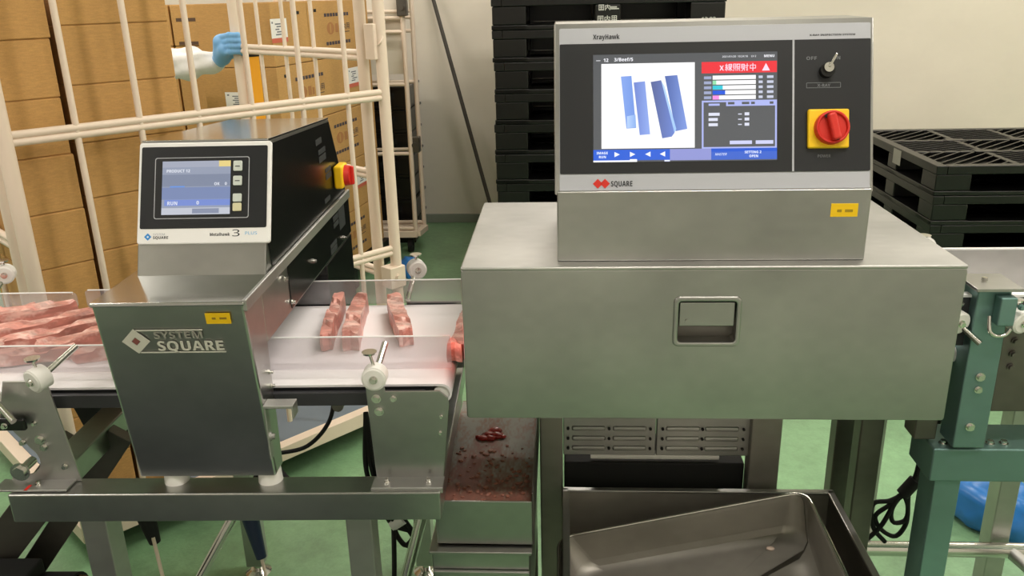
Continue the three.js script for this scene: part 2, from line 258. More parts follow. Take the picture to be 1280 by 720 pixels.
// ---------------------------------------------------------------- the X-ray inspection machine
{
  const t = thing('inspection_machine', 'large stainless X-ray inspection machine with wide screen and red rotary switch', 'machine', [0.236, 0, -1.52]);
  const X0 = -0.164, X1 = 0.636;
  const ring = shapeOf([[-1.335, .812], [-1.335, 1.079], [-1.748, 1.079], [-1.748, .812]]);
  ring.holes.push(shapeOf([[-1.36, .845], [-1.7, .845], [-1.7, 1.0], [-1.36, 1.0]]));
  part('housing', sweepX(ring, X0 + 0.004, X1 - 0.004), M.steel, t);
  part('tunnel_lining', [bx(X0 + .1, X0 + .102, .845, 1.0, -1.7, -1.36, 0), bx(X1 - .102, X1 - .1, .845, 1.0, -1.7, -1.36, 0)], M.matte, t, 'dark curtain inside the tunnel mouth');
  part('top_plate', bx(X0, X1, 1.0765, 1.083, -1.75, -1.2985, .0028), M.satin, t);
  const door = roundRect(X0, .81, X1, 1.0775, .006); door.holes.push(roundRect(.187, .951, .284, 1.026, .008, new THREE.Path()));
  const dr = part('door', plate(door, .03, .002).translate(0, 0, -1.33), M.steel, t, 'wide stainless front door');
  const fr = roundRect(.181, .945, .290, 1.032, .01); fr.holes.push(roundRect(.189, .953, .282, 1.024, .006, new THREE.Path()));
  part('handle_frame', plate(fr, .008, .0025).translate(0, 0, -1.304), M.steel, dr, 'raised steel frame of the recessed handle');
  part('handle_recess', bx(.183, .288, .947, 1.03, -1.345, -1.329, .002), M.darksteel, dr);
  part('latch_flap', [bx(.191, .2805, .979, 1.021, -1.325, -1.302, .002), rod([.204, .989, -1.303], [.204, .989, -1.299], .0035)], M.steel, dr, 'flat steel pull flap with small lock');
  part('entry_lamp', bx(X0 - .007, X0 + .004, .895, .965, -1.40, -1.352, .003), std({ color: 0xe69a90, emissive: 0xff8a78, emissiveIntensity: .3, roughness: .4 }), t, 'glowing red lamp at the tunnel mouth');
  { const l = new THREE.PointLight(0xff6a5c, .004); l.shadow.radius = 1.2; l.position.set(X0 - .035, .935, -1.38); scene.add(l); }
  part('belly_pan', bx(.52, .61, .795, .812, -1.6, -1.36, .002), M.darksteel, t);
  // legs and the louvred panel
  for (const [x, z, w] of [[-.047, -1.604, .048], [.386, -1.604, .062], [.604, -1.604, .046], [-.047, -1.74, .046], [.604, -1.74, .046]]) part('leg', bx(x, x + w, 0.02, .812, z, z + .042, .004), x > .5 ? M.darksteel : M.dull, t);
  const lp = part('vent_panel', [bx(.002, .194, .576, .812, -1.60, -1.58, .002), bx(.1965, .388, .576, .812, -1.60, -1.58, .002)], M.satin, t, 'dull steel panel with embossed louvres');
  for (const x of [.02, .105, .215, .295]) for (const y of [.588, .611, .634]) part('louver', bx(x, x + .07, y, y + .011, -1.585, -1.576, .004), M.satin, lp);
  for (const x of [.012, .0975, .183, .208, .29, .374]) for (const y of [.5935, .6165, .6395]) part('screw', rod([x, y, -1.581], [x, y, -1.5755], .003, .003, 8), M.matte, lp);
  part('motor_box', bx(  .004, .384, .42, .552, -1.72, -1.59, .004), M.matte, t, 'black motor box under the machine');
  part('drip_roller', rod([.06, .566, -1.60], [.33, .566, -1.60], .0095, .0095, 20), M.nylon, t, 'pale plastic return roller');
  // head
  const base = part('head_pedestal', bx(-.007, .485, 1.083, 1.2, -1.6, -1.328, .003), M.steel, t, 'plain steel pedestal below the screen');
  part('warning_sticker', bx(.424, .466, 1.155, 1.1765, -1.329, -1.3272, .0004), M.yellow, base, 'small yellow sticker');
  part('sticker_print', [bx(.434, .441, 1.163, 1.167, -1.328, -1.3268, 0), bx(.446, .458, 1.163, 1.167, -1.328, -1.3268, 0)], M.ochre, base);
  const hp = shapeOf([[-1.3352, 1.193], [-1.418, 1.452], [-1.55, 1.452], [-1.6, 1.19]]);
  const head = part('head', sweepX(hp, -.011, .489, .003), M.steel, t, 'leaning stainless head box');
  const F = lean([-.011, 1.193, -1.335], 17.75), on = (g) => g.applyMatrix4(F);
  part('fascia', on(plate(roundRect(.008, .004, .494, .264, .003), .002, .0005)), M.grey, head, 'pale grey printed fascia');
  const bp = part('control_panel', on(plate(roundRect(.009, .033, .494, .239, .002), .0022, .0004).translate(0, 0, .0014)), M.panel, t, 'dark control panel');
  part('panel_divider', on(bx(.3735, .3765, .033, .239, .0034, .0042, 0)), M.grey, bp);
  part('display', on(new THREE.PlaneGeometry(.288, .17).translate(.206, .136, .0042)), screenMat(xrayScreenTex, 0.92), t, 'lit screen showing four blue strips on white', true);
  part('header_lettering', on(words3('XrayHawk', .062, .246, .0075, .0006, .042).translate(0, 0, .002)), M.print, head);
  part('header_lettering', on(words3('X-RAY INSPECTION SYSTEM', .4, .2445, .0028, .0004, .07).translate(0, 0, .002)), M.print, head);
  const dia = (x, y, r) => plate(shapeOf([[x - r, y], [x, y + r], [x + r, y], [x, y - r]]), .0006);
  part('logo', on(mergeGeometries([dia(.069, .017, .0078), dia(.0805, .017, .0078)].map((g) => g.toNonIndexed())).translate(0, 0, .002)), M.red, head, 'two overlapping red diamonds');
  part('logo_lettering', on(words3('SQUARE', .09, .0125, .0085, .0006, .034).translate(0, 0, .002)), M.print, head);
  // key switch
  const ks = part('key_switch', on(rod([.4255, .189, .003], [.4255, .189, .014], .0115, .011, 24)), M.gloss, t, 'black key switch with metal key');
  part('key', [on(rod([.4255, .192, .012], [.4255, .192, .02], .0075, .0075, 20)), on(bar([.4255, .192, .021], [.436, .212, .024], .003, .004))], M.chrome, ks);
  const px = { g: (s, x, y, h, w) => on(words3(s, x, y, h, .0004, w).translate(0, 0, .0036)) };
  part('switch_lettering', [px.g('OFF', .395, .207, .0052, .016), px.g('ON', .436, .207, .0052, .011)], M.dim, bp);
  const lab = roundRect(.395, .163, .448, .1715, .001); lab.holes.push(roundRect(.3958, .1638, .4472, .1707, .0006, new THREE.Path()));
  part('switch_label', [on(plate(lab, .0004).translate(0, 0, .0036)), px.g('X-RAY', .412, .1648, .0045, .02)], M.dim, bp);
  part('switch_label', [px.g('POWER', .413, .0545, .0045, .02)], M.dim, bp);
  const rs = part('rotary_switch', on(bx(.396, .459, .068, .129, .003, .012, .003)), M.yellow, t, 'yellow square plate of the main switch');
  const dial = part('dial', [on(rod([.4305, .099, .012], [.4305, .099, .021], .0262, .0252, 32)), on(new THREE.TorusGeometry(.0235, .0024, 10, 36).translate(.4305, .099, .0225))], M.red, rs, 'round red dial');
  part('dial_grip', on(new RoundedBoxGeometry(.013, .042, .012, 3, .004).rotateZ(.22).translate(.4305, .099, .029)), M.red, rs);
  part('dial_pit', [on(rod([.4215, .117, .0235], [.4215, .117, .0246], .0045)), on(rod([.4375, .082, .0235], [.4375, .082, .0246], .0035))], M.matte, rs);
}

// ---------------------------------------------------------------- conveyor line on the left, turned a little
const T = D(1.8);
const BY = 0.872;
function clamp(label, c, rodTo, screw, turn, axis = [0, 0, 1]) {
  const t = thing('guide_clamp', label, 'clamp', c, turn), a = V(...axis).multiplyScalar(.014), e = V(...axis);
  const q = (s) => [c[0] + e.x * s, c[1] + e.y * s, c[2] + e.z * s];
  part('collar', [rod(q(-.012), q(.012), .0205, .0205, 28), rod(q(.012), q(.014), .0195, .017, 28), rod(q(-.014), q(-.012), .017, .0195, 28)], M.nylon, t, 'round white plastic collar');
  part('bolt', bolt(...q(.013), .005, axis), M.chrome, t);
  part('guide_rod', [rod(q(-.008), rodTo, .0055, .0055, 14)], M.chrome, t);
  part('thumbscrew', [rod([c[0], c[1] + .016, c[2]], screw, .0026, .0026, 10), rod(screw, [screw[0], screw[1] + .0035, screw[2]], .0115, .0125, 24)], M.chrome, t, 'steel thumbscrew with flat round head');
  return t;
}
function conveyor(label, x0, x1, z0, z1, y, turn, thick = .036) {
  const t = thing('belt_conveyor', label, 'conveyor', [(x0 + x1) / 2, 0, (z0 + z1) / 2], turn), r = thick / 2;
  const st = (S, k) => { S.moveTo(x0 + r, y - k); S.lineTo(x1 - r, y - k); S.absarc(x1 - r, y - r, r - k, Math.PI / 2, -Math.PI / 2, true); S.lineTo(x0 + r, y - thick + k); S.absarc(x0 + r, y - r, r - k, -Math.PI / 2, -Math.PI * 1.5, true); return S; };
  const s = st(new THREE.Shape(), 0); s.holes.push(st(new THREE.Path(), .004));
  part('belt', plate(s, z1 - z0).translate(0, 0, z0), M.belt, t, 'white belt');
  part('bed', bx(x0 + .03, x1 - .03, y - thick + .006, y - .006, z0 + .004, z1 - .004, .001), M.rail, t);
  for (const x of [x0 + r, x1 - r]) part('roller', rod([x, y - r, z0 + .002], [x, y - r, z1 - .002], r - .0045, r - .0045, 20), M.nylon, t);
  for (const z of [z0 - .012, z1]) part('side_rail', bx(x0 + .035, x1 - .045, y - .034, y - .009, z, z + .012, .002), M.rail, t, 'dark side rail');
  return t;
}
const cvB = conveyor('white belt conveyor running through the metal detector to the X-ray machine', -.90, -.148, -1.705, -1.312, BY, T);
const cvA = conveyor('white belt conveyor at the left edge bringing meat strips to the detector', -1.75, -.925, -1.705, -1.312, BY - .004, T);
for (const z of [-1.70, -1.35]) part('leg', bx(-1.66, -1.62, 0, .834, z, z + .04, .003), M.satin, cvA);
for (const x of [-.62, -.35]) part('crossbar', rod([x, .826, -1.7], [x, .826, -1.32], .01), M.darksteel, cvB);
{ // side plates that carry the conveyor on the stand
  const s = shapeOf([[-.29, .903], [-.262, .903], [-.256, .874], [-.165, .874], [-.152, .862], [-.150, .85], [-.166, .708], [-.283, .708]]);
  const p = part('bracket_plate', plate(s, .004, .0012).translate(0, 0, -1.284), M.steel, cvB, 'bright steel bracket plate');
  part('bracket_foot', bx(-.287, -.164, .706, .7095, -1.283, -1.246, .001), M.satin, p);
  part('foot_lip', bx(-.287, -.164, .699, .709, -1.2465, -1.2445, .0006), M.satin, p);
  bolts(p, [[-.272, .862, -1.28, .0058], [-.269, .838, -1.28, .0058], [-.243, .862, -1.28, .004], [-.164, .828, -1.28, .0022], [-.167, .797, -1.28, .0022], [-.262, .7095, -1.262, .0035, [0, 1, 0]], [-.19, .7095, -1.262, .0035, [0, 1, 0]]]);
  part('bracket_plate', bx(-.285, -.165, .708, .868, -1.74, -1.736, .001), M.steel, cvB);
  const q = new THREE.Shape(); [[-.905, .90], [-.83, .90], [-.806, .706], [-.93, .706], [-.925, .735]].forEach(([x, y], i) => (i ? q.lineTo(x, y) : q.moveTo(x, y))); q.absarc(-.9, .748, .028, -2.4, .75); q.lineTo(-.925, .83); q.closePath();
  const p2 = part('bracket_plate', plate(q, .004, .001).translate(0, 0, -1.284), M.satin, cvB, 'worn steel bracket plate with a curved notch');
  part('bracket_foot', bx(-.945, -.815, .706, .7095, -1.283, -1.246, .001), M.satin, p2);
  bolts(p2, [[-.862, .79, -1.28, .0062], [-.858, .775, -1.28, .005], [-.893, .785, -1.28, .004], [-.828, .737, -1.28, .004], [-.865, .822, -1.28, .003], [-.872, .7095, -1.262, .0035, [0, 1, 0]]]);
  part('red_mark', bx(-.889, -.884, .7095, .7102, -1.262, -1.2455, 0), M.red, p2);
  part('tension_bolt', [...bolt(-.898, .737, -1.262, .012), rod([-.898, .737, -1.3], [-.898, .737, -1.262], .008)], M.chrome, p2, 'large shiny bolt head');
  part('tension_plate', bx(-1.0, -.872, .815, .838, -1.272, -1.262, .004), M.gloss, p2, 'black end block');
  bolts(p2, [[-.905, .827, -1.262, .004], [-.935, .827, -1.262, .004]]);
}
clamp('white guide clamp with rod and thumbscrew above the bright bracket plate', [-.269, .908, -1.268], [-.257, .947, -1.318], [-.275, .949, -1.268], T);
clamp('white guide clamp on the worn bracket plate at the left end', [-.829, .914, -1.262], [-.79, .946, -1.322], [-.833, .947, -1.262], T, [-.42, -.12, .9]);
clamp('white guide clamp at the left edge of the photo below the belt end', [-.925, .884, -1.258], [-.87, .848, -1.235], [-.932, .917, -1.258], T, [-.3, 0, .95]);
clamp('white guide clamp on the far side of the belt before the green floor', [-.262, .936, -1.76], [-.276, .885, -1.70], [-.262, .966, -1.76], T, [.35, 0, .93]);
clamp('white guide clamp at the left edge beside the cage post', [-1.178, .938, -1.76], [-1.19, .885, -1.70], [-1.178, .966, -1.76], T, [.35, 0, .93]);
// clear guards along the belts: [x0, x1, y0, y1, z, rounded ends]
function guard(label, x0, x1, y0, y1, z, r) {
  const t = thing('acrylic_guard', label, 'guard', [(x0 + x1) / 2, y0, z], T);
  part('sheet', plate(roundRect(x0, y0, x1, y1, r), .004, .0008).translate(0, 0, z), M.acrylic, t, 'clear acrylic sheet');
  part('edge', [bx(x0 + r, x1 - r, y1, y1 + .002, z, z + .004, .0006), ], M.edge, t, 'bright polished edge');
}
guard('clear acrylic side guard along the far belt edge between detector and X-ray machine', -.57, -.152, BY + .001, .925, -1.715, .002);
guard('clear acrylic side guard along the near belt edge between detector and X-ray machine', -.57, -.152, BY + .003, .936, -1.372, .002);
guard('clear acrylic side guard with rounded corner behind the meat at the left edge', -1.3, -1.0, BY + .001, .907, -1.715, .008);
guard('short clear acrylic side guard behind the belt beside the detector', -.982, -.70, BY + .001, .911, -1.718, .006);
guard('clear acrylic side guard in front of the meat at the left edge', -1.2, -.70, BY + .003, .926, -1.372, .003);

// ---------------------------------------------------------------- the metal detector
{
  const t = thing('metal_detector', 'stainless steel metal detector with small tilted screen standing over the white belt', 'machine', [-.57, .705, -1.6], T);
  const XA = -.689, XB = -.451, lid = -1.21, bot = -1.26;
  // tall cabinet in front of the belt: front face leans in a little towards the feet
  const prof = shapeOf([[bot, .727], [lid - .002, 1.058], [-1.302, 1.058], [-1.302, .727]]);
  const cab = part('cabinet', sweepX(prof, XA, XB, .004), M.steel, t, 'tall steel cabinet in front of the belt');
  part('rear_cabinet', bx(XA, XB, .73, .955, -1.99, -1.735, .003), M.gloss, t, 'dark cabinet behind the belt');
  part('bridge', bx(XA, XB, .958, 1.058, -1.99, -1.3, .001), M.steel, t, 'steel bridge over the belt');
  part('bridge_cover', bx(XA - .002, XB + .002, 1.056, 1.063, -1.99, -1.2095, .0025), M.mirror, t, 'shiny top cover');
  part('edge_strip', bx(XB - .002, XB + .005, 1.046, 1.0655, -1.99, -1.212, .002), M.satin, t, 'bright steel edge strip');
  part('side_cover', bx(XB, XB + .0015, .962, 1.054, -1.985, -1.45, .0005), M.gloss, t, 'black side cover below the bright strip');
  // head
  const hp = shapeOf([[-1.345, 1.063], [-1.3655, 1.112], [-1.440, 1.272], [-1.88, 1.247], [-1.985, 1.063]]);
  const hd = part('head', sweepX(hp, -.675, XB - .004, .002), M.steel, t);
  const sd = shapeOf([[-1.38, 1.066], [-1.3735, 1.112], [-1.446, 1.266], [-1.876, 1.242], [-1.978, 1.066]]);
  part('head_side', sweepX(sd, XB - .004, XB - .0025), M.gloss, hd, 'black glossy side of the head');
  part('head_top', bx(-.674, XB - .004, -.001, .002, -.44, 0, .001).rotateX(-.0568).translate(0, 1.2735, -1.4415), M.mirror, hd, 'mirror-bright sloping top');
  for (const [z, y, w, h] of [[-1.77, 1.222, .05, .012], [-1.79, 1.198, .06, .01], [-1.79, 1.184, .06, .013], [-1.83, 1.15, .05, .009], [-1.83, 1.138, .05, .012], [-1.8, 1.09, .05, .01]]) part('rating_plate', bx(XB - .003, XB - .0018, y - h, y, z - w / 2, z + w / 2, 0), M.print, hd, 'dim grey rating plate');
  for (const [z, y, w, h] of [[-1.84, 1.04, .05, .012], [-1.84, 1.024, .05, .01], [-1.9, 1.045, .06, .05], [-1.8, .988, .06, .009], [-1.8, .977, .06, .012]]) part('rating_plate', bx(XB + .001, XB + .0022, y - h, y, z - w / 2, z + w / 2, 0), M.print, t, 'dim grey rating plate');
  bolts(t, [[XB + .0015, 1.03, -1.42, .0035, [1, 0, 0]], [XB + .0015, 1.0, -1.62, .0035, [1, 0, 0]], [XB + .0015, .975, -1.45, .0035, [1, 0, 0]], [XB + .0015, .97, -1.9, .0035, [1, 0, 0]], [XB, .91, -1.285, .0028, [1, 0, 0]], [XB, .885, -1.285, .0028, [1, 0, 0]]]);
  const F = lean([0, 1.11, -1.3665], 24.65), on = (g) => g.applyMatrix4(F);
  const bz = part('bezel', on(plate(roundRect(-.674, .001, -.447, .176, .005), .008, .002)), M.white, hd, 'white screen bezel');
  part('dark_fascia', on(plate(roundRect(-.669, .027, -.453, .168, .003), .0012, .0003).translate(0, 0, .0078)), M.panel, bz);
  const ln = roundRect(-.6455, .0435, -.4835, .149, .004); ln.holes.push(roundRect(-.6443, .0447, -.4847, .1478, .0034, new THREE.Path()));
  part('fascia_line', on(plate(ln, .0004).translate(0, 0, .0088)), M.grey, bz);
  part('display', on(new THREE.PlaneGeometry(.117, .092).translate(-.574, .0965, .0094)), screenMat(detScreenTex, 0.8), hd, 'lit blue-grey touch screen', true);
  [[.124, .0175], [.099, .0165], [.071, .014], [.055, .014]].forEach(([y, h], i) => {
    const b = part('button', on(plate(roundRect(-.5105, y, -.4955, y + h, .002), .003, .0008).translate(0, 0, .0085)), i === 3 ? std({ color: 0xd9d3ac, roughness: .5 }) : std({ color: 0xcfd6cf, roughness: .5 }), hd);
    if (i < 2) part('button_symbol', on(bx(-.507, -.499, y + .007, y + .0085, .0114, .0119, 0)), M.print, hd);
  });
  const dm = (x, y, r, h) => { const s = shapeOf([[x - r, y], [x, y + r], [x + r, y], [x, y - r]]); s.holes.push(shapeOf([[x - h, y], [x, y - h], [x + h, y], [x, y + h]])); return plate(s, .0005); };
  part('logo', on(dm(-.655, .0135, .0062, .0022).translate(0, 0, .0079)), std({ color: 0x2f8fdc, roughness: .5 }), bz, 'small blue diamond logo');
  part('logo_lettering', on(words3('SYSTEM', -.646, .0158, .0036, .0004, .02, thin).translate(0, 0, .0079)), M.grey, bz);
  part('logo_lettering', on(words3('SQUARE', -.646, .0098, .0046, .0004, .026).translate(0, 0, .0079)), M.print, bz);
  part('model_lettering', [on(words3('Metalhawk', -.549, .0135, .0052, .0004, .034).translate(0, 0, .0079)), on(words3('3', -.511, .0125, .0115, .0004, .0125, thin).translate(0, 0, .0079))], M.print, bz);
  part('model_lettering', on(words3('PLUS', -.489, .015, .0052, .0004, .02, thin).translate(0, 0, .0079)), std({ color: 0x6cb4e0, roughness: .5 }), bz, 'pale blue lettering');
  // rotary switch on the dark side
  const sw = part('rotary_switch', bx(XB - .001, XB + .02, 1.092, 1.144, -1.925, -1.865, .006), M.yellow, t, 'yellow switch block on the dark side');
  part('dial', [rod([XB + .02, 1.118, -1.895], [XB + .032, 1.118, -1.895], .024, .022, 28), new RoundedBoxGeometry(.009, .042, .011, 2, .003).translate(XB + .035, 1.118, -1.895)], M.red, sw, 'red dial');
  // engraved marks, sticker
  const G = lean([0, .727, bot + .0005], -8.65), og = (g) => g.applyMatrix4(G), H = (y) => (y - .727) * 1.0115;
  part('engraved_logo', [og(dm(-.6315, H(.996), .0225, .0075).translate(0, 0, .0002)), og(bx(-.628, -.522, H(1.0145), H(1.0165), 0, .0007, 0)), og(bx(-.628, -.492, H(.9745), H(.9765), 0, .0007, 0))], M.engraved, cab, 'pale diamond mark with two lines');
  part('logo_centre', og(plate(shapeOf([[-.638, H(.996)], [-.6315, H(.9895)], [-.625, H(.996)], [-.6315, H(1.0025)]]), .0006)), std({ color: 0x8a5048, roughness: .6 }), cab, 'small red-brown square');
  part('engraved_lettering', og(words3('SYSTEM', -.601, H(1.0005), .0125, .0007, .077)), std({ color: 0xa9a69c, metalness: .4, roughness: .5 }), cab, 'worn faint lettering');
  part('engraved_lettering', og(words3('SQUARE', -.599, H(.9785), .0175, .0007, .105)), M.engraved, cab, 'pale lettering');
  part('warning_sticker', og(bx(-.513, -.474, H(1.026), H(1.0445), 0, .0007, .0002)), M.yellow, cab, 'small yellow sticker');
  part('sticker_print', [og(bx(-.503, -.497, H(1.034), H(1.0375), .0005, .0009, 0)), og(bx(-.491, -.48, H(1.034), H(1.0375), .0005, .0009, 0))], std({ color: 0x9a7a1a, roughness: .6 }), cab);
  for (const [x, z] of [[-.636, -1.282], [-.47, -1.282], [-.636, -1.95], [-.47, -1.95]]) part('foot', rod([x, .705, z], [x, .731, z], .021, .0195, 28), M.nylon, t, 'white plastic foot');
  // small bracket at the right side
  part('side_bracket', [bx(XB, XB + .05, .866, .872, -1.262, -1.235, .0015), bx(XB, XB + .003, .77, .872, -1.256, -1.238, .001), bx(XB + .047, XB + .05, .848, .872, -1.262, -1.235, .001), ...bolt(XB + .003, .81, -1.247, .005, [1, 0, 0])], M.satin, t, 'small bent steel bracket');
}

// ---------------------------------------------------------------- the stand below the line
{
  const t = thing('machine_stand', 'low stainless steel stand with a wide front beam carrying the detector', 'stand', [-.54, 0, -1.5], T);
  part('beam', bx(-.915, -.168, .65, .705, -1.292, -1.238, .003), M.steel, t, 'wide front beam');
  part('beam', bx(-.915, -.168, .65, .705, -1.98, -1.925, .003), M.steel, t);
  part('added_shade_plate', plate(shapeOf([[-1.10, .83], [-.90, .83], [-.905, .66], [-.93, .61], [-.985, .485], [-1.055, .565], [-1.09, .68]]), .003).translate(0, 0, -1.735), M.matte, t, 'added dark plate standing in for the shade below the belt');  // matte black plate added, cut to the outline of shade below the belts
  for (const x of [-.915, -.223]) part('beam', bx(x, x + .055, .655, .7, -1.93, -1.285, .003), M.steel, t);
  for (const [x, z] of [[-.806, -1.3], [-.338, -1.3], [-.806, -1.975], [-.338, -1.975]]) {
    const l = part('leg', bx(x, x + .046, .03, .652, z, z + .05, .003), M.satin, t);
    part('leveling_foot', [rod([x + .023, 0, z + .025], [x + .023, .03, z + .025], .012), rod([x + .023, 0, z + .025], [x + .023, .01, z + .025], .035, .02, 20)], M.chrome, l);
  }
  part('brace', rod([-.655, .46, -1.64], [-.89, .07, -1.5], .011), M.chrome, t, 'shiny slanting brace tube');
  part('brace', rod([-.25, .45, -1.62], [-.352, .09, -1.55], .013), M.chrome, t, 'shiny slanting brace tube');
  part('cross_tube', rod([-.805, .07, -1.5], [-.31, .07, -1.5], .012), M.satin, t);
}
{ // dark plug with pale cable below the beam
  const t = thing('plug', 'dark blue tapered plug hanging on a thin pale cable below the stand beam', 'plug', [-.67, .3, -1.62], T);
  part('plug_body', rod([-.665, .42, -1.64], [-.64, .29, -1.62], .022, .012, 14), M.navy, t);
  part('cable', pipe([[-.64, .29, -1.62], [-.625, .2, -1.6], [-.62, .0, -1.6]], .004), M.cream, t, 'thin pale cable');
}
{
  const t = thing('plug', 'black tapered plug with a pale cable beside the left stand leg', 'plug', [-.83, .3, -1.5], T);
  part('plug_body', rod([-.83, .53, -1.5], [-.815, .42, -1.5], .024, .012, 14), M.matte, t);
  part('cable', pipe([[-.812, .44, -1.49], [-.8, .3, -1.48], [-.79, .0, -1.48]], .004), M.cream, t, 'thin pale cable');
}
{ // things in the dark corner at the lower left
  const t = thing('conveyor_support', 'dull steel slanting support plates in the lower left corner', 'support', [-1.05, 0, -1.5], T);
  part('slant_plate', bar([-.84, .68, -1.5], [-1.22, .18, -1.45], .03, .05), M.darksteel, t);
  part('slant_plate', bar([-.905, .68, -1.46], [-1.3, .22, -1.4], .03, .075), M.darksteel, t);
  part('foot_plate', bx(-1.36, -1.16, 0, .2, -1.5, -1.38, .004), M.darksteel, t);
  const m = thing('drive_motor', 'black drive motor in the lower left corner under the belt line', 'motor', [-1.05, .2, -1.38], T);
  part('motor_body', [rod([-1.2, .37, -1.38], [-.93, .37, -1.38], .055, .055, 24), bx(-1.14, -1.0, .41, .45, -1.41, -1.35, .005)], M.matte, m);
  part('end_cap', rod([-.93, .37, -1.38], [-.905, .37, -1.38], .05, .042, 24), M.gloss, m);
  part('mount', bx(-1.16, -.98, 0, .33, -1.41, -1.35, .004), M.darksteel, m);
}

// ---------------------------------------------------------------- meat strips on the belts
function meat(label, a, b, w, h, seed, group, y = BY) {
  const r = rng(seed), dx = b[0] - a[0], dz = b[1] - a[1], L = Math.hypot(dx, dz);
  let g = new THREE.BoxGeometry(L, h, w, 18, 4, 4); const uv = g.attributes.uv; g = mergeVertices((g.deleteAttribute('normal'), g.deleteAttribute('uv'), g), 1e-5);
  const p = g.attributes.position, ph = [r() * 6, r() * 6, r() * 6, r() * 6, r() * 6];
  for (let i = 0; i < p.count; i++) {
    let x = p.getX(i), yy = p.getY(i), z = p.getZ(i); const u = x / L * 2, v = yy / h * 2, q = z / w * 2;
    const k = 1 - 0.03 * (v * v * q * q) - .05 * Math.pow(Math.abs(u), 8);
    const step = Math.sin(x * 34 + ph[0]) * .5 + Math.sin(x * 71 + ph[1]) * .3;
    yy = yy * k * (1 + .07 * step) + (v > 0 ? .003 * Math.sign(Math.sin(x * 48 + q * .8 + ph[2])) : 0);
    z = z * k * (1 + .06 * Math.sin(x * 27 + ph[3]) + .05 * Math.sin(x * 90 + v * 2)) + .0035 * Math.sin(x * 11 + ph[4]);
    x = x * (1 - .03 * v * v * (r() * .4 + .8)) + .004 * Math.sin(q * 3 + ph[1]) * Math.abs(u);
    p.setXYZ(i, x, Math.max(yy, -h / 2), z);
  }
  g = metreUV(toCreasedNormals(g, .5));
  g.attributes.uv.array.forEach((c, i, A) => (A[i] = c + seed * .137));
  g.rotateY(-Math.atan2(dz, dx)).translate((a[0] + b[0]) / 2, y + h / 2, (a[1] + b[1]) / 2);
  return single('meat_strip', label, 'meat', g, M.meat, [(a[0] + b[0]) / 2, y, (a[1] + b[1]) / 2], T, group);
}
meat('long raw meat strip nearest the detector on the right belt section', [-.392, -1.455], [-.418, -1.675], .022, .04, 1, 'raw meat strips between detector and X-ray machine');
meat('notched raw meat strip in the middle of the right belt section', [-.346, -1.455], [-.370, -1.67], .031, .04, 2, 'raw meat strips between detector and X-ray machine');
meat('paler raw meat strip lying apart near the bright bracket clamp', [-.246, -1.475], [-.298, -1.665], .03, .04, 3, 'raw meat strips between detector and X-ray machine');
meat('raw meat strip just entering the X-ray machine at the belt end', [-.15, -1.40], [-.135, -1.62], .03, .034, 4, 'raw meat strips between detector and X-ray machine');
const GL = 'raw meat strips heaped on the left belt';
meat('dark-sided raw meat strip, rearmost of the heap on the left belt', [-1.13, -1.54], [-.975, -1.655], .036, .032, 5, GL, BY + .01);
meat('long pale raw meat strip second from the back of the left heap', [-1.11, -1.475], [-.90, -1.61], .036, .03, 6, GL, BY + .004);
meat('fatty raw meat strip in the middle of the left heap', [-1.03, -1.46], [-.83, -1.60], .036, .028, 7, GL);
meat('raw meat strip beside the detector at the front right of the left heap', [-.94, -1.44], [-.755, -1.575], .04, .03, 8, GL);
meat('short raw meat piece lying against the detector in the left heap', [-.86, -1.42], [-.72, -1.47], .034, .024, 9, GL);
meat('raw meat strip at the left edge behind the front guard', [-1.16, -1.41], [-1.0, -1.45], .036, .03, 10, GL);
meat('thin fatty raw meat strip at the front of the left heap', [-1.02, -1.405], [-.87, -1.445], .03, .022, 11, GL);
meat('raw meat strip at the back of the belt by the left edge', [-1.21, -1.6], [-1.06, -1.66], .034, .03, 12, GL);

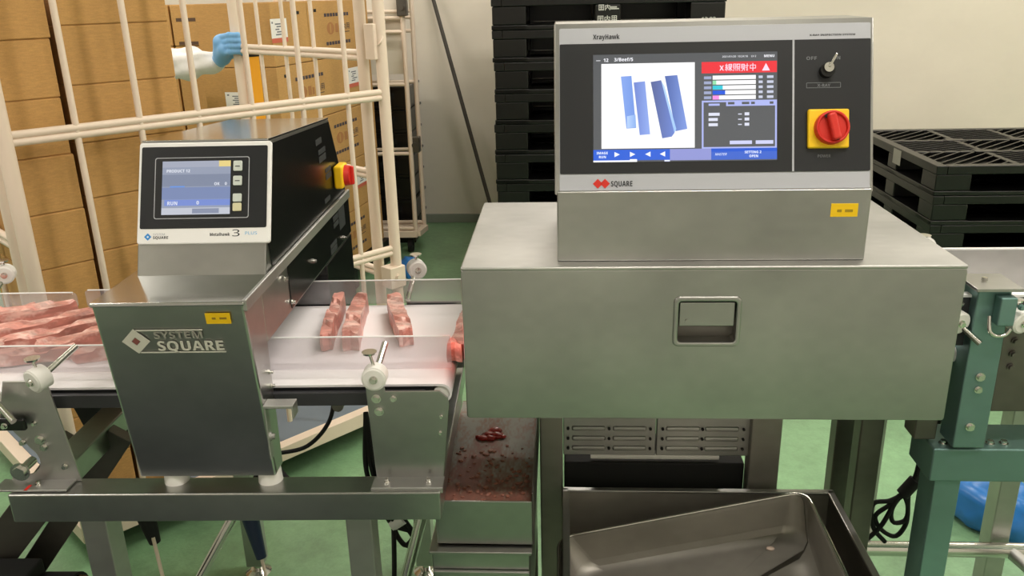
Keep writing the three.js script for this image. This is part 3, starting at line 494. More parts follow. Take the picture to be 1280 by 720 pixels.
// ---------------------------------------------------------------- scrap chute, bin and tray under the machines
{
  const t = thing('scrap_chute', 'low stainless steel scrap chute stained with meat residue between the two machines', 'chute', [-.15, 0, -1.5]);
  const x0 = -.232, x1 = -.056;
  const res = texture(256, 256, (i, x, y) => {
    const v = residueN[i], k = Math.min(1, Math.max(0, ((y / 256) * 1.5 - .38 + (v - .5) * 2.6))), s = [150, 146, 136], m = [100 + 50 * v, 70 + 24 * v, 58 + 22 * v];
    return s.map((c, j) => cl(c * (1 - k) + m[j] * k));
  }, [1, 1], true);
  const floorGeo = new THREE.BoxGeometry(x1 - x0 - .004, .003, .43).translate((x0 + x1) / 2, .607, -1.548);
  { const p = floorGeo.attributes.position, uv = floorGeo.attributes.uv; for (let i = 0; i < p.count; i++) uv.setXY(i, (p.getX(i) - x0) / (x1 - x0), (p.getZ(i) + 1.76) / .43); }
  part('chute_floor', floorGeo, std({ map: res, roughness: .6 }), t, 'stained sloping floor of the chute', true);
  part('front_wall', bx(x0, x1, .53, .622, -1.336, -1.332, .001), M.steel, t, 'plain steel front wall');
  part('side_wall', bx(x0 - .003, x0, .53, .63, -1.765, -1.332, .001), M.steel, t);
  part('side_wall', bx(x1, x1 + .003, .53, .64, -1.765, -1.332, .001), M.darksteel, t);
  part('lower_box', [bx(x0 - .012, x1 - .004, .30, .525, -1.74, -1.318, .003), bx(x0 - .016, x1, .519, .526, -1.745, -1.312, .002)], M.steel, t);
  part('box_flange', bx(x0 - .01, x1 - .006, .48, .484, -1.316, -1.31, .001), M.satin, t);
  for (const [x, z] of [[x0, -1.36], [x1 - .03, -1.36], [x0, -1.72], [x1 - .03, -1.72]]) part('leg', bx(x, x + .026, 0, .302, z - .013, z + .013, .002), M.darksteel, t);
  const r = rng(77); const red = phy({ color: 0x9c1c12, roughness: .35, clearcoat: .4 });
  const crumbs = [];
  for (let i = 0; i < 110; i++) { const s = .0014 + r() * .003, g = new THREE.IcosahedronGeometry(s, 0).scale(1 + r(), .6, 1 + r() * .6).rotateY(r() * 6).translate(x0 + .01 + r() * (x1 - x0 - .02), .6087 + s * .4, -1.70 + .355 * Math.sqrt(r() * .85 + .15)); crumbs.push(g); }
  const cr = single('meat_crumbs', 'brown-red crumbs of meat sticking to the chute floor', 'crumbs', crumbs, phy({ color: 0x94604f, roughness: .5 }), [-.144, .609, -1.5]); cr.userData.kind = 'stuff';
  [[-.156, -1.598, .011], [-.146, -1.612, .013], [-.168, -1.585, .009], [-.138, -1.595, .01], [-.178, -1.59, .006], [-.126, -1.592, .006], [-.152, -1.585, .009]].forEach(([x, z, s], i) => {
    const g = mergeVertices(new THREE.IcosahedronGeometry(s, 1).deleteAttribute('uv').deleteAttribute('normal')), p = g.attributes.position;
    for (let k = 0; k < p.count; k++) { const q = .75 + .5 * r(); p.setXYZ(k, p.getX(k) * q * 1.2, p.getY(k) * q * .6, p.getZ(k) * q); }
    g.computeVertexNormals();
    single('meat_scrap', `bright red meat scrap at the back of the chute, ${['left of the largest one', 'largest of the cluster', 'leftmost but one', 'right behind the largest one', 'far left, small', 'far right, small', 'rearmost'][i]}`, 'meat', g.translate(x, .6085 + s * .4, z), red, [x, .6085, z], 0, 'red meat scraps in the chute');
  });
}
{
  const t = thing('scrap_bin', 'open stainless steel bin with stained corner standing under the X-ray machine', 'bin', [.3, 0, -1.5]);
  const x0 = .004, x1 = .554, z0 = -1.545, z1 = -1.0, y1 = .515;
  part('back_wall', bx(x0, x1, .06, y1, z0, z0 + .006, .002), M.dull, t);
  part('front_wall', bx(x0, x1, .06, .30, z1 - .006, z1, .002), M.dull, t);
  part('side_wall', bx(x0, x0 + .006, .06, y1, z0, z1, .002), M.dull, t);
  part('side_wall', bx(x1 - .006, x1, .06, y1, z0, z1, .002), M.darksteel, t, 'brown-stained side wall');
  part('bin_floor', bx(x0, x1, .06, .066, z0, z1, .001), M.dull, t);
  part('rim', [bx(x0 - .004, x1 + .004, y1 - .003, y1 + .003, z0 - .004, z0 + .01, .002), bx(x0 - .004, x0 + .01, y1 - .003, y1 + .003, z0, z1, .002), bx(x1 - .01, x1 + .004, y1 - .003, y1 + .003, z0, z1, .002)], M.steel, t);
  for (const x of [x0 + .06, x1 - .06]) for (const z of [z0 + .06, z1 - .06]) { const c = part('caster', rod([x - .012, .03, z], [x + .012, .03, z], .03, .03, 20), M.matte, t); part('caster_fork', bx(x - .018, x + .018, .03, .06, z - .012, z + .012, .003), M.steel, c); }
}
{ // tray leaning in the bin: open pan with rounded corners, built in its own axes and tipped to the left
  const W = .495, Dp = .36, Hh = .078, rows = [[0, 0, .028], [.004, .006, .032], [.055, .016, .045], [.07, .026, .05], [.0775, .045, .05]];
  const loop = (ins, r) => { const s = roundRect(ins, ins, W - ins, Dp - ins, r); return s.getPoints(8); };
  const pos = [], idx = []; let n = 0;
  const prof = [[-.007, -.004, .034], [-.008, .001, .034], [-.004, .003, .032], [0, .001, .03], [.002, -.006, .03], [.013, -.055, .042], [.018, -.068, .046], [.03, -.0755, .048], [.045, -.0775, .05]];
  prof.forEach(([ins, y, r]) => { const l = loop(ins, r); n = l.length; for (const p of l) pos.push(-p.x, y, p.y); });
  for (let k = 0; k < prof.length - 1; k++) for (let i = 0; i < n - 1; i++) { const a = k * n + i, b = a + 1, c = a + n, d = c + 1; idx.push(a, b, c, b, d, c); }
  const c0 = pos.length / 3; pos.push(-W / 2, -.0785, Dp / 2); for (let i = 0; i < n - 1; i++) idx.push((prof.length - 1) * n + i, (prof.length - 1) * n + i + 1, c0);
  const inner = new THREE.BufferGeometry(); inner.setAttribute('position', new THREE.Float32BufferAttribute(pos, 3)); inner.setIndex(idx); inner.computeVertexNormals();
  const outer = inner.clone(); { const p = outer.attributes.position; for (let i = 0; i < p.count; i++) p.setY(i, p.getY(i) - .0015); }
  const m = new THREE.Matrix4().makeBasis(V(.973, .231, 0), V(-.231, .973, 0), V(0, 0, 1)).multiply(new THREE.Matrix4().makeRotationX(.03)).setPosition(.478, .552, -1.478);
  const t = thing('steel_tray', 'deep rounded stainless steel tray lying tilted in the open bin', 'tray', [.24, .4, -1.3]);
  part('pan', [inner, outer].map((g) => g.applyMatrix4(m)), M.dull, t);
  const rim = []; loop(-.005, .034).forEach((p, i, A) => { const q = A[(i + 1) % A.length], L = p.distanceTo(q), n2 = Math.max(1, Math.round(L / .03)); if (L > 1e-5) for (let k = 0; k < n2; k++) rim.push([-(p.x + (q.x - p.x) * k / n2), .001, p.y + (q.y - p.y) * k / n2]); });
  part('rolled_rim', pipe(rim, .0038, 260, 8, true).applyMatrix4(m), M.chrome, t, 'bright rolled rim');
  const dp = V(-.09, -.074, .05).applyMatrix4(m);
  single('meat_scrap', 'tiny pale meat scrap lying in the tilted tray', 'meat', new THREE.IcosahedronGeometry(.006, 1).scale(1.4, .5, 1).translate(dp.x, dp.y, dp.z), std({ color: 0xb9a596, roughness: .5 }), dp.toArray());
}

// ---------------------------------------------------------------- conveyor on the right
{
  const t = thing('belt_conveyor', 'green-tinted steel outlet conveyor with tall upright post at the right edge', 'conveyor', [.95, 0, -1.5]);
  part('belt', bx(.66, 1.6, BY - .03, BY, -1.71, -1.46, .012), M.belt, t, 'white belt');
  part('side_rail', [bx(.66, 1.6, .885, .978, -1.455, -1.443, .002)], M.rail, t, 'dark side plate');
  part('side_rail', bx(.66, 1.6, .80, .868, -1.74, -1.725, .002), M.rail, t);
  part('rail_edge', bx(.66, 1.6, .978, .983, -1.458, -1.44, .001), M.edge, t, 'white top strip');
  part('side_plate', [bx(.778, .93, .76, .93, -1.442, -1.43, .003), ...bolt(.80, .90, -1.43, .005), ...bolt(.80, .875, -1.43, .005), ...bolt(.80, .85, -1.43, .005), ...bolt(.85, .90, -1.43, .004)], M.darksteel, t, 'dark steel side plate with bolts');
  const up = part('upright', bx(.718, .775, .69, 1.0, -1.478, -1.42, .003), M.teal, t, 'tall green-grey steel upright');
  part('cap_plate', bx(.708, .786, 1.0, 1.006, -1.49, -1.405, .001), M.steel, up, 'bright cap plate');
  part('cap_bolt', rod([.74, 1.006, -1.45], [.74, 1.012, -1.45], .005, .005, 6), M.chrome, up);
  part('clamp_block', [bx(.747, .775, .94, .992, -1.42, -1.397, .003), ...bolt(.782, .975, -1.40, .004)], M.teal, up);
  part('wire_loop', pipe([[.738, .955, -1.41], [.738, .93, -1.4], [.748, .922, -1.4], [.765, .924, -1.4], [.772, .934, -1.4]], .0035), M.chrome, up);
  bolts(up, [[.745, .835, -1.42, .006], [.745, .81, -1.42, .005], [.742, .735, -1.42, .006]]);
  part('upright', bx(.66, .70, .69, .885, -1.50, -1.45, .003), M.darksteel, t, 'dark inner upright');
  part('beam', bx(.69, 1.6, .612, .682, -1.53, -1.43, .004), M.teal, t, 'wide teal-tinted beam');
  bolts(t, [[.715, .682, -1.45, .006, [0, 1, 0]], [.80, .682, -1.45, .006, [0, 1, 0]], [.825, .682, -1.45, .006, [0, 1, 0]]]);
  part('leg', bx(.703, .752, .02, .614, -1.50, -1.435, .003), M.teal, t, 'teal-tinted front leg');
  part('leg', bx(1.12, 1.17, .02, .614, -1.50, -1.435, .003), M.satin, t);
  part('leg', bx(1.03, 1.075, .02, .86, -1.84, -1.79, .003), M.satin, t);
  part('leg', bx(.703, .75, .02, .86, -1.84, -1.79, .003), M.satin, t);
  part('cross_tube', rod([.66, .222, -1.76], [1.18, .222, -1.76], .018, .018, 20), M.chrome, t, 'shiny horizontal tube');
  part('cross_tube', pipe([[1.06, .222, -1.76], [1.085, .21, -1.70], [1.10, .2, -1.6], [1.13, .2, -1.47]], .016), M.satin, t);
  const g = thing('steel_guard', 'pinkish steel side guard along the far edge of the outlet belt at the right', 'guard', [1.1, .87, -1.715]);
  part('sheet', plate(roundRect(.66, BY, 1.6, .982, .002), .004, .0008).translate(0, 0, -1.722), M.satin, g);
  part('edge', bx(.66, 1.6, .981, .985, -1.723, -1.717, .001), M.edge, g);
}
clamp('white guide clamp half hidden behind the right edge of the X-ray machine', [.693, .938, -1.432], [.728, .905, -1.405], [.69, .968, -1.432], 0, [.3, -.1, .9]);
clamp('white guide clamp at the right edge beside the green-tinted upright', [.79, .945, -1.415], [.83, .905, -1.385], [.79, .975, -1.43], 0, [.3, -.1, .9]);
clamp('white guide clamp peeking over the X-ray machine, nearer the screen head', [.70, 1.008, -1.80], [.71, .97, -1.73], [.70, 1.026, -1.80], 0);
clamp('white guide clamp peeking over the X-ray machine top beside the black pallets', [.70, 1.02, -1.62], [.71, .97, -1.60], [.70, 1.038, -1.62], 0);
{ // cables
  const t = thing('power_cable', 'black power cable tied in loops beside the right legs', 'cable', [.72, .4, -1.62]);
  part('cord', [pipe([[.74, .80, -1.62], [.755, .66, -1.62], [.752, .56, -1.61], [.735, .49, -1.6], [.70, .45, -1.6], [.672, .42, -1.6], [.69, .385, -1.6], [.72, .37, -1.6], [.738, .40, -1.6], [.735, .47, -1.6]], .005, 90),
    pipe([[.81, .56, -1.62], [.775, .53, -1.61], [.74, .495, -1.605], [.705, .44, -1.6], [.712, .405, -1.6], [.735, .41, -1.6], [.736, .45, -1.6], [.72, .475, -1.6], [.685, .40, -1.595], [.66, .36, -1.6], [.62, .30, -1.62]], .005, 90),
    pipe([[.79, .66, -1.62], [.76, .58, -1.61], [.737, .495, -1.6], [.70, .46, -1.6], [.665, .452, -1.6], [.672, .39, -1.6], [.70, .355, -1.6]], .005, 70)], M.matte, t);
  part('cable_tie', rod([.722, .475, -1.6], [.745, .51, -1.6], .014, .014, 12), M.matte, t);
  const u = thing('power_cable', 'black power cable bundle tied with a white tie below the stand beam', 'cable', [-.46, .3, -1.7]);
  const pts = (dx, dy, s) => [[-.45, .60, -1.72], [-.44 + dx, .45, -1.7], [-.405 + dx, .385 + dy, -1.68], [-.37 + dx * s, .34 + dy, -1.68], [-.35, .29 - dy, -1.68], [-.372, .27, -1.68], [-.395, .32, -1.68], [-.37, .37 + dy, -1.68], [-.33, .36, -1.68]];
  part('cord', [pipe(pts(0, 0, 1), .006, 80), pipe(pts(.012, .012, -1), .006, 80), pipe(pts(-.014, -.014, 2), .006, 80), pipe([[-.395, .36, -1.68], [-.40, .2, -1.66], [-.42, .0, -1.66]], .006, 30)], M.matte, u);
  part('cable_tie', rod([-.40, .325, -1.68], [-.372, .345, -1.68], .014, .014, 12), M.white, u, 'white cable tie');
  const w = thing('power_cable', 'thin black cable hanging behind the belt and resting on the stand', 'cable', [-.6, .5, -1.9]);
  part('cord', [pipe([[-.575, .86, -1.96], [-.585, .60, -1.95], [-.60, .47, -1.93], [-.65, .42, -1.88], [-.72, .43, -1.82], [-.70, .46, -1.75]], .0055, 60), pipe([[-.70, .50, -1.72], [-.655, .50, -1.66], [-.58, .47, -1.6], [-.50, .42, -1.62]], .006, 40), pipe([[-.68, .5, -1.66], [-.70, .46, -1.62], [-.69, .43, -1.62], [-.665, .5, -1.65]], .006, 30)], M.matte, w);
}
{ // blue bag on the floor at the right
  const g = mergeVertices(new THREE.IcosahedronGeometry(1, 4).deleteAttribute('uv').deleteAttribute('normal')), p = g.attributes.position;
  for (let i = 0; i < p.count; i++) { const x = p.getX(i), y = p.getY(i), z = p.getZ(i), k = 1 + .07 * Math.sin(9 * x + 4 * y) + .06 * Math.sin(13 * z + 7 * x) + .04 * Math.sin(21 * y + 9 * z); p.setXYZ(i, x * .11 * k, Math.max(-.05, y * .09 * k), z * .16 * k); }
  g.computeVertexNormals();
  single('plastic_bag', 'crumpled blue plastic bag on the green floor behind the outlet conveyor leg', 'bag', g.rotateY(.4).translate(1.26, .05, -2.22), M.bluebag, [1.26, 0, -2.22]);
  const h = g.clone().scale(.6, .9, .5); h.center();
  single('plastic_bag', 'small blue plastic bag on the floor beside the foot of the cage post', 'bag', h.translate(-.86, .045, -4.55), M.bluebag, [-.86, 0, -4.55]);
}

// ---------------------------------------------------------------- cartons
const printTex = canvasTex(512, 400, (g, w, h) => {
  g.fillStyle = '#4a4248'; for (const [y, n] of [[40, 9], [330, 9]]) for (let i = 0; i < n; i++) g.fillRect(40 + i * 48, y, 38, 34);
  g.fillStyle = '#ab7748'; g.beginPath(); g.arc(130, 195, 62, 0, 7); g.fill(); g.fillStyle = '#b98d52'; g.fillRect(120, 150, 20, 90); g.fillStyle = '#ab7748'; g.fillRect(210, 150, 50, 90); g.fillRect(275, 170, 30, 70);
  g.fillStyle = '#5a4c44'; g.lineWidth = 8; g.strokeStyle = '#5a4c44'; kanji(g, '内用', 330, 150, 70); g.fillRect(340, 240, 120, 8);
}, true);
const sideTex = canvasTex(512, 256, (g) => { g.strokeStyle = '#6a5038'; g.fillStyle = '#6a5038'; g.font = 'bold 60px sans-serif'; g.lineWidth = 6; for (const [x, s] of [[40, '国'], [110, '内'], [180, '用'], [250, '中']]) kanji(g, s, x, 90, 56); g.fillStyle = '#4c4a58'; g.fillRect(390, 70, 84, 92); g.fillStyle = '#b98d52'; g.fillRect(404, 86, 56, 20); g.fillRect(404, 120, 24, 28); }, true);
const labelTex = canvasTex(256, 256, (g, w, h) => { g.fillStyle = '#f0eeea'; g.fillRect(0, 0, w, h); g.fillStyle = '#cf6a52'; g.fillRect(0, 206, w, 50); g.fillStyle = '#6c7078'; for (let i = 0; i < 5; i++) g.fillRect(70 + (i % 2) * 20, 50 + i * 28, 110 - (i % 3) * 24, 14); g.fillRect(20, 30, 20, 20); });
const M_print = decal(printTex, .85), M_side = decal(sideTex, .85), M_label = std({ map: labelTex, roughness: .5 });
const band = std({ color: 0x5c4634, roughness: .7 });
// decor: [kind, face, u centre, v centre, width, height] on face 'z' (towards +z) or 'x' (towards +x)
function carton(label, x0, x1, y0, y1, z0, z1, turn, group, decor = [], flaps) {
  const t = thing('carton', label, 'carton', [(x0 + x1) / 2, y0, (z0 + z1) / 2], turn, group);
  part('box_body', bx(x0, x1, y0, y1 - .0015, z0, z1, .0035), M.card, t);
  const zc = (z0 + z1) / 2;
  part('flap', bx(x0 + .002, x1 - .002, y1 - .0016, y1 - .0005, zc + .002, z1 - .002, .001, 1), M.card, t);
  part('flap', bx(x0 + .002, x1 - .002, y1 - .0016, y1 - .0005, z0 + .002, zc - .002, .001, 1), M.card, t);
  part('tape', bx(x0, x1, y1 - .0006, y1 - .0002, zc - .025, zc + .025, 0), M.tape, t);
  for (const [k, f, u, v, w, h] of decor) {
    const g = new THREE.PlaneGeometry(w, h); f === 'x' ? g.rotateY(Math.PI / 2).translate(x1 + .0008, v, u) : g.translate(u, v, z1 + .0008);
    part({ print: 'printed_mark', side: 'printed_mark', label: 'paper_label', band: 'printed_band', hole: 'hand_hole' }[k], g, { print: M_print, side: M_side, label: M_label, band, hole: M.matte }[k], t, { label: 'white paper label with red foot', band: 'dark printed band' }[k], true);
  }
  return t;
}
const ORD = ['topmost', 'second', 'third', 'fourth', 'fifth', 'sixth', 'seventh', 'eighth', 'ninth', 'tenth'];
const CT = Math.atan2(.7494, .6621), ca = (a) => .5812 + a, cb = (b) => -2.268 - b;       // the near cage's frame: along its front, and back from it
{
  const r = rng(5), h = .1435;
  for (let k = 0; k < 10; k++) {
    const y1 = 1.5655 - k * h, y0 = y1 - h, j = () => (r() - .5) * .006, j1 = j(), j2 = j();
    carton(`plain brown carton in the narrow column by the left cage post, ${ORD[k]} from top`, ca(.018), ca(.172) + j1, y0, y1, cb(.44), cb(.082) + j1, CT, 'plain cartons in the near cage');
    const Y1 = 1.597 - k * .1465, Y0 = Math.max(.1305, Y1 - .1465);
    carton(`plain brown carton in the wide column behind cage bars, ${ORD[k]} from top`, ca(.196) + j2, ca(.474) + j2, Y0, Y1, cb(.44), cb(.082) + j2, CT, 'plain cartons in the near cage');
  }
}
const PT = D(-9.5);
{
  const h = .27, X = -1.839, Z = -3.483, g = 'printed cartons stacked beyond the near cage';
  const rowsN = ['foot', 'second', 'third', 'fourth', 'top'];
  for (let k = 0; k < 5; k++) {
    const y0 = .14 + k * h, y1 = y0 + h, even = k % 2 === 0, ym = y0 + h / 2;
    const nm = k === 4 ? 'in top row' : k === 0 ? 'in bottom row' : `in ${rowsN[k]} row from floor`;
    const sh = even ? [0, .355, 1.10] : [0, .725, 1.10];
    const long = even ? [Z - .3595, Z - 1.10] : [Z, Z - .7225], short = even ? [Z, Z - .355] : [Z - .727, Z - 1.10];
    const lm = (long[0] + long[1]) / 2, sm = (short[0] + short[1]) / 2;
    carton(`carton with printed long side ${nm} of stack beyond cage`, X - .36, X, y0, y1 - .002, long[1], long[0], PT, g, [['print', 'x', lm + .04, ym, .36, .185], ['hole', 'x', long[0] - .08, y1 - .045, .03, .014], ...(k === 3 ? [['label', 'z', X - .2, ym - .012, .125, .08]] : k === 1 ? [['side', 'z', X - .18, ym, .24, .12]] : [])]);
    carton(`carton with white paper label ${nm} of stack beyond cage`, X - .36, X, y0, y1 - .002, short[1], short[0], PT, g, [['label', 'x', even ? short[0] - .065 : sm + .07, ym + .015, .15, .10], ['hole', 'x', sm - .08, y1 - .05, .03, .014]]);
  }
}
{ // plain-fronted cartons further back on the left
  const g = 'cartons at the back behind the gloved arm';
  const ys = [.155, .53, .905, 1.275, 1.487];
  for (let k = 0; k < 4; k++) for (let c = 0; c < 2; c++) {
    const x0 = -2.62 + c * .56, row = ['bottom', 'second', 'third', 'top'][k];
    carton(`carton ${['without label', 'without label', 'with wide white label', 'with dark printed band'][k]} in ${row} row behind the gloved arm, ${c ? 'right' : 'left'} column`, x0, x0 + .55, ys[k], ys[k + 1] - .003, -5.05, -4.6, 0, g,
      k === 3 ? [['side', 'z', x0 + .31, 1.36, .34, .11], ['band', 'z', x0 + .275, 1.408, .5, .018], ['band', 'z', x0 + .275, 1.288, .5, .018]] : k === 2 ? [['label', 'z', x0 + .29, 1.01, .15, .11]] : []);
  }
}

// ---------------------------------------------------------------- black plastic pallets
function palletParts(t, x0, z1, y0, S, H) {                 // a square deck on nine feet with a bottom grid
  const x1 = x0 + S, z0 = z1 - S, dk = .04, bt = .022, w = .17, mid = .13;
  const g = [];
  const yA = y0 + H - dk, yB = y0 + H, rim = .05;
  for (const [a, b] of [[x0, x0 + rim], [x1 - rim, x1]]) g.push(bx(a, b, yA, yB, z0, z1, .004, 1));
  for (const [a, b] of [[z0, z0 + rim], [z1 - rim, z1]]) g.push(bx(x0 + rim, x1 - rim, yA, yB, a, b, .004, 1));
  const c = (S - 2 * rim) / 3;
  for (let i = 0; i < 3; i++) for (let k = 0; k < 3; k++) {
    const cx = x0 + rim + c * (i + .5), cz = z0 + rim + c * (k + .5), n = 9;
    if (i < 2) g.push(bx(cx + c / 2 - .016, cx + c / 2 + .016, yA, yB - .002, cz - c / 2, cz + c / 2, .003, 1));
    if (k < 2) g.push(bx(cx - c / 2, cx + c / 2, yA, yB - .002, cz + c / 2 - .016, cz + c / 2 + .016, .003, 1));
    const diag = (i + k) % 2 ? 1 : -1;
    for (let q = 1; q < n; q++) {                            // parallel ribs, slanting the other way in every second field
      const o = -c + (2 * c * q) / n, L = c - Math.abs(o);
      if (L < .03) continue;
      const hx = (o) / 2, ux = L / 2 * .98;
      g.push(bar([cx + hx - ux, yB - .009, cz + diag * (-hx - ux)], [cx + hx + ux, yB - .009, cz + diag * (-hx + ux)], .009, .014, V(0, 1, 0), .002));
    }
  }
  for (let i = 0; i < 2; i++) for (let k = 0; k < 2; k++) g.push(bx(x0 + rim + c * (i + 1) - .05, x0 + rim + c * (i + 1) + .05, yB - .012, yB + .0008, z0 + rim + c * (k + 1) - .03, z0 + rim + c * (k + 1) + .03, .002, 1));
  g.push(bx(x0 + rim, x1 - rim, yA, yA + .006, z0 + rim, z1 - rim, 0));
  part('deck', g, M.pallet, t, 'ribbed top deck');
  const xs = [[x0, x0 + w], [x0 + S / 2 - mid / 2, x0 + S / 2 + mid / 2], [x1 - w, x1]], zs = xs.map(([a, b]) => [a - x0 + z0, b - x0 + z0]);
  for (const [a, b] of xs) for (const [e, f] of zs) part('foot_block', bx(a + .004, b - .004, y0 + bt, yA, e + .004, f - .004, .006, 1), M.pallet, t);
  part('inner_rib', [bx(x0 + .02, x1 - .02, y0 + bt, yA, (z0 + z1) / 2 - .01, (z0 + z1) / 2 + .01, 0), bx((x0 + x1) / 2 - .01, (x0 + x1) / 2 + .01, y0 + bt, yA, z0 + .02, z1 - .02, 0)], M.pallet, t);
  part('bottom_grid', [...xs.map(([a, b]) => bx(a, b, y0, y0 + bt, z0, z1, .004, 1)), ...zs.map(([e, f]) => bx(x0, x1, y0, y0 + bt - .002, e, f, .004, 1))], M.pallet, t);
}
function palletStack(n, x0, z1, S, H, name, group, seed) {
  let proto = null; const r = rng(seed), list = [];
  for (let k = 0; k < n; k++) {
    const dx = (r() - .5) * .012, dz = (r() - .5) * .012, label = name(k);
    if (!proto) { proto = thing('plastic_pallet', label, 'pallet', [x0 + S / 2, 0, z1 - S / 2], 0, group); palletParts(proto, x0, z1, 0, S, H - .001); list.push(proto); continue; }
    const c = proto.clone(); c.name = numbered('plastic_pallet'); c.position.set(x0 + S / 2 + dx, k * H, z1 - S / 2 + dz); c.userData = { label, category: 'pallet', group }; scene.add(c); bases.set(c, [x0 + S / 2, 0, z1 - S / 2]); list.push(c);
  }
  return list;
}
const tall = palletStack(11, -.327, -4.2, 1.1, .1484, (k) => `black plastic pallet of the tall stack behind the screen head, ${['bottom one', 'second from floor', 'third from floor', 'fourth from floor', 'fifth from floor', 'sixth from floor', 'seventh from floor', 'eighth from floor', 'ninth from floor', 'bearing the white stencilled marks', 'above the stencilled one'][k]}`, 'pallets of the tall stack', 3);
{ // white lettering on the pallet just above the head
  const wt = canvasTex(256, 200, (g) => { g.strokeStyle = g.fillStyle = '#d8d8d4'; kanji(g, '国内', 40, 10, 54); g.fillRect(150, 30, 60, 12); g.fillRect(150, 46, 80, 10); kanji(g, '国内用', 30, 110, 60); }, true);
  const wt2 = canvasTex(256, 96, (g) => { g.fillStyle = '#b9b9b4'; g.font = 'bold 70px sans-serif'; g.fillText('12 02', 20, 74); }, true);
  const p = tall[9]; p.updateMatrix();
  for (const [tex, x, y, w, h] of [[wt, .223, .092, .13, .1], [wt2, .70, .062, .10, .034]]) {
    const m = new THREE.Mesh(new THREE.PlaneGeometry(w, h), decal(tex, .7)); m.name = 'stencilled_mark'; m.position.set(x - .223, y - .03, .552); p.add(m); m.userData.label = 'white stencilled marks';
  }
}
const low = palletStack(5, 1.735, -3.975, 1.1, .141, (k) => `black plastic pallet in the low right stack, ${['bottom one', 'second from floor', 'third from floor', 'just below the top one', 'topmost with ribbed deck showing'][k]}`, 'pallets of the low stack', 9);
{
  const m = new THREE.Mesh(new THREE.BoxGeometry(.002, .075, .1), std({ color: 0x9a968c, roughness: .5 })); m.name = 'paper_sticker'; m.position.set(-.5515, .095, .07); m.userData.label = 'pale grey sticker'; low[4].add(m);
}

// ---------------------------------------------------------------- roll cages
const CR = .0099;
function rail2(p, q) { return [rod([p[0], p[1] + .009, p[2]], [q[0], q[1] + .009, q[2]], CR, CR, 10), rod([p[0], p[1] - .009, p[2]], [q[0], q[1] - .009, q[2]], CR, CR, 10)]; }
{
  const t = thing('roll_cage', 'cream painted steel roll cage with vertical bars in front of the brown cartons', 'cage', [ca(.56), 0, cb(.46)], CT);
  const A0 = 0, A1 = 1.12, B1 = .93, TOP = 1.72;
  const P = (a, y, b) => [ca(a), y, cb(b)];
  for (const [a, b, r] of [[A0, 0, .019], [A1, 0, .019], [A1 - .012, .085, .019], [A0, .085, .019], [A1, B1, .019], [A0, B1, .019]]) part('post', rod(P(a, .1, b), P(a, TOP, b), r, r, 18), M.cream, t);
  for (const y of [.675, 1.2, TOP]) part('rail', rail2(P(A0, y, 0), P(A1, y, 0)), M.cream, t);
  for (const y of [.575, .925, 1.32, TOP]) part('rail', rail2(P(A1, y, .085), P(A1, y, B1)), M.cream, t);
  for (const y of [.575, .925, 1.32, TOP]) part('rail', rail2(P(A0, y, .085), P(A0, y, B1)), M.cream, t);
  for (const a of [.165, .325, .485, .648, .815, .978]) part('bar', rod(P(a, .2, 0), P(a, TOP, 0), .0082, .0082, 10), M.cream, t);
  for (const b of [.385, .575, .752]) part('bar', rod(P(A1, .5, b), P(A1, TOP, b), .0075, .0075, 10), M.cream, t);
  for (const b of [.3, .5, .7]) part('bar', rod(P(A0, .5, b), P(A0, TOP, b), .0075, .0075, 10), M.cream, t);
  part('latch_plate', [bx(ca(A1 - .03), ca(A1 + .012), 1.31, 1.42, cb(.045), cb(-.005), .003), pipe([P(A1 - .012, 1.39, -.006), P(A1 - .004, 1.38, -.016), P(A1 - .012, 1.365, -.018), P(A1 - .016, 1.355, -.008)], .004, 20), ...bolt(ca(A1 - .01), 1.335, cb(-.005), .005)], M.cream, t, 'cream latch plate with a small hook');
  part('foot_bracket', [bx(ca(A1 - .045), ca(A1 + .02), .545, .62, cb(.03), cb(-.025), .003), ...bolt(ca(A1 - .015), .585, cb(-.025), .008)], M.cream, t);
  part('base_beam', [bar(P(0, .105, 0), P(A1, .105, 0), .04, .05), bar(P(0, .105, B1), P(A1, .105, B1), .04, .05)], M.cream, t, 'cream base beam');
  part('base_beam', [bar(P(0, .105, 0), P(0, .105, B1), .04, .05), bar(P(A1, .105, 0), P(A1, .105, B1), .04, .05)], M.cream, t);
  part('base_deck', bx(ca(.02), ca(A1 - .02), .118, .13, cb(B1 - .02), cb(.02), .002), std({ color: 0x6d7a86, roughness: .55 }), t, 'grey-blue deck plate');
  for (const [a, b] of [[.08, .08], [A1 - .08, .08], [.08, B1 - .08], [A1 - .08, B1 - .08]]) {
    const c = part('caster', rod([ca(a) - .014, .04, cb(b)], [ca(a) + .014, .04, cb(b)], .04, .04, 22), M.matte, t);
    part('caster_fork', [bx(ca(a) - .02, ca(a) - .015, .03, .1, cb(b) - .015, cb(b) + .015, .001), bx(ca(a) + .015, ca(a) + .02, .03, .1, cb(b) - .015, cb(b) + .015, .001), bx(ca(a) - .022, ca(a) + .022, .085, .1, cb(b) - .02, cb(b) + .02, .002)], M.steel, c);
  }
  const s = thing('strap', 'orange-yellow strap hanging from the cage rail below the gloved hand', 'strap', P(1.12, 1.1, .86), CT);
  part('webbing', bx(ca(1.135), ca(1.185), .92, 1.29, cb(.892), cb(.888), .001), std({ color: 0xf0a412, roughness: .6 }), s);
  part('strap_hook', rod([ca(1.13), 1.295, cb(.89)], [ca(1.188), 1.295, cb(.89)], .008), M.matte, s, 'dark hook');
}
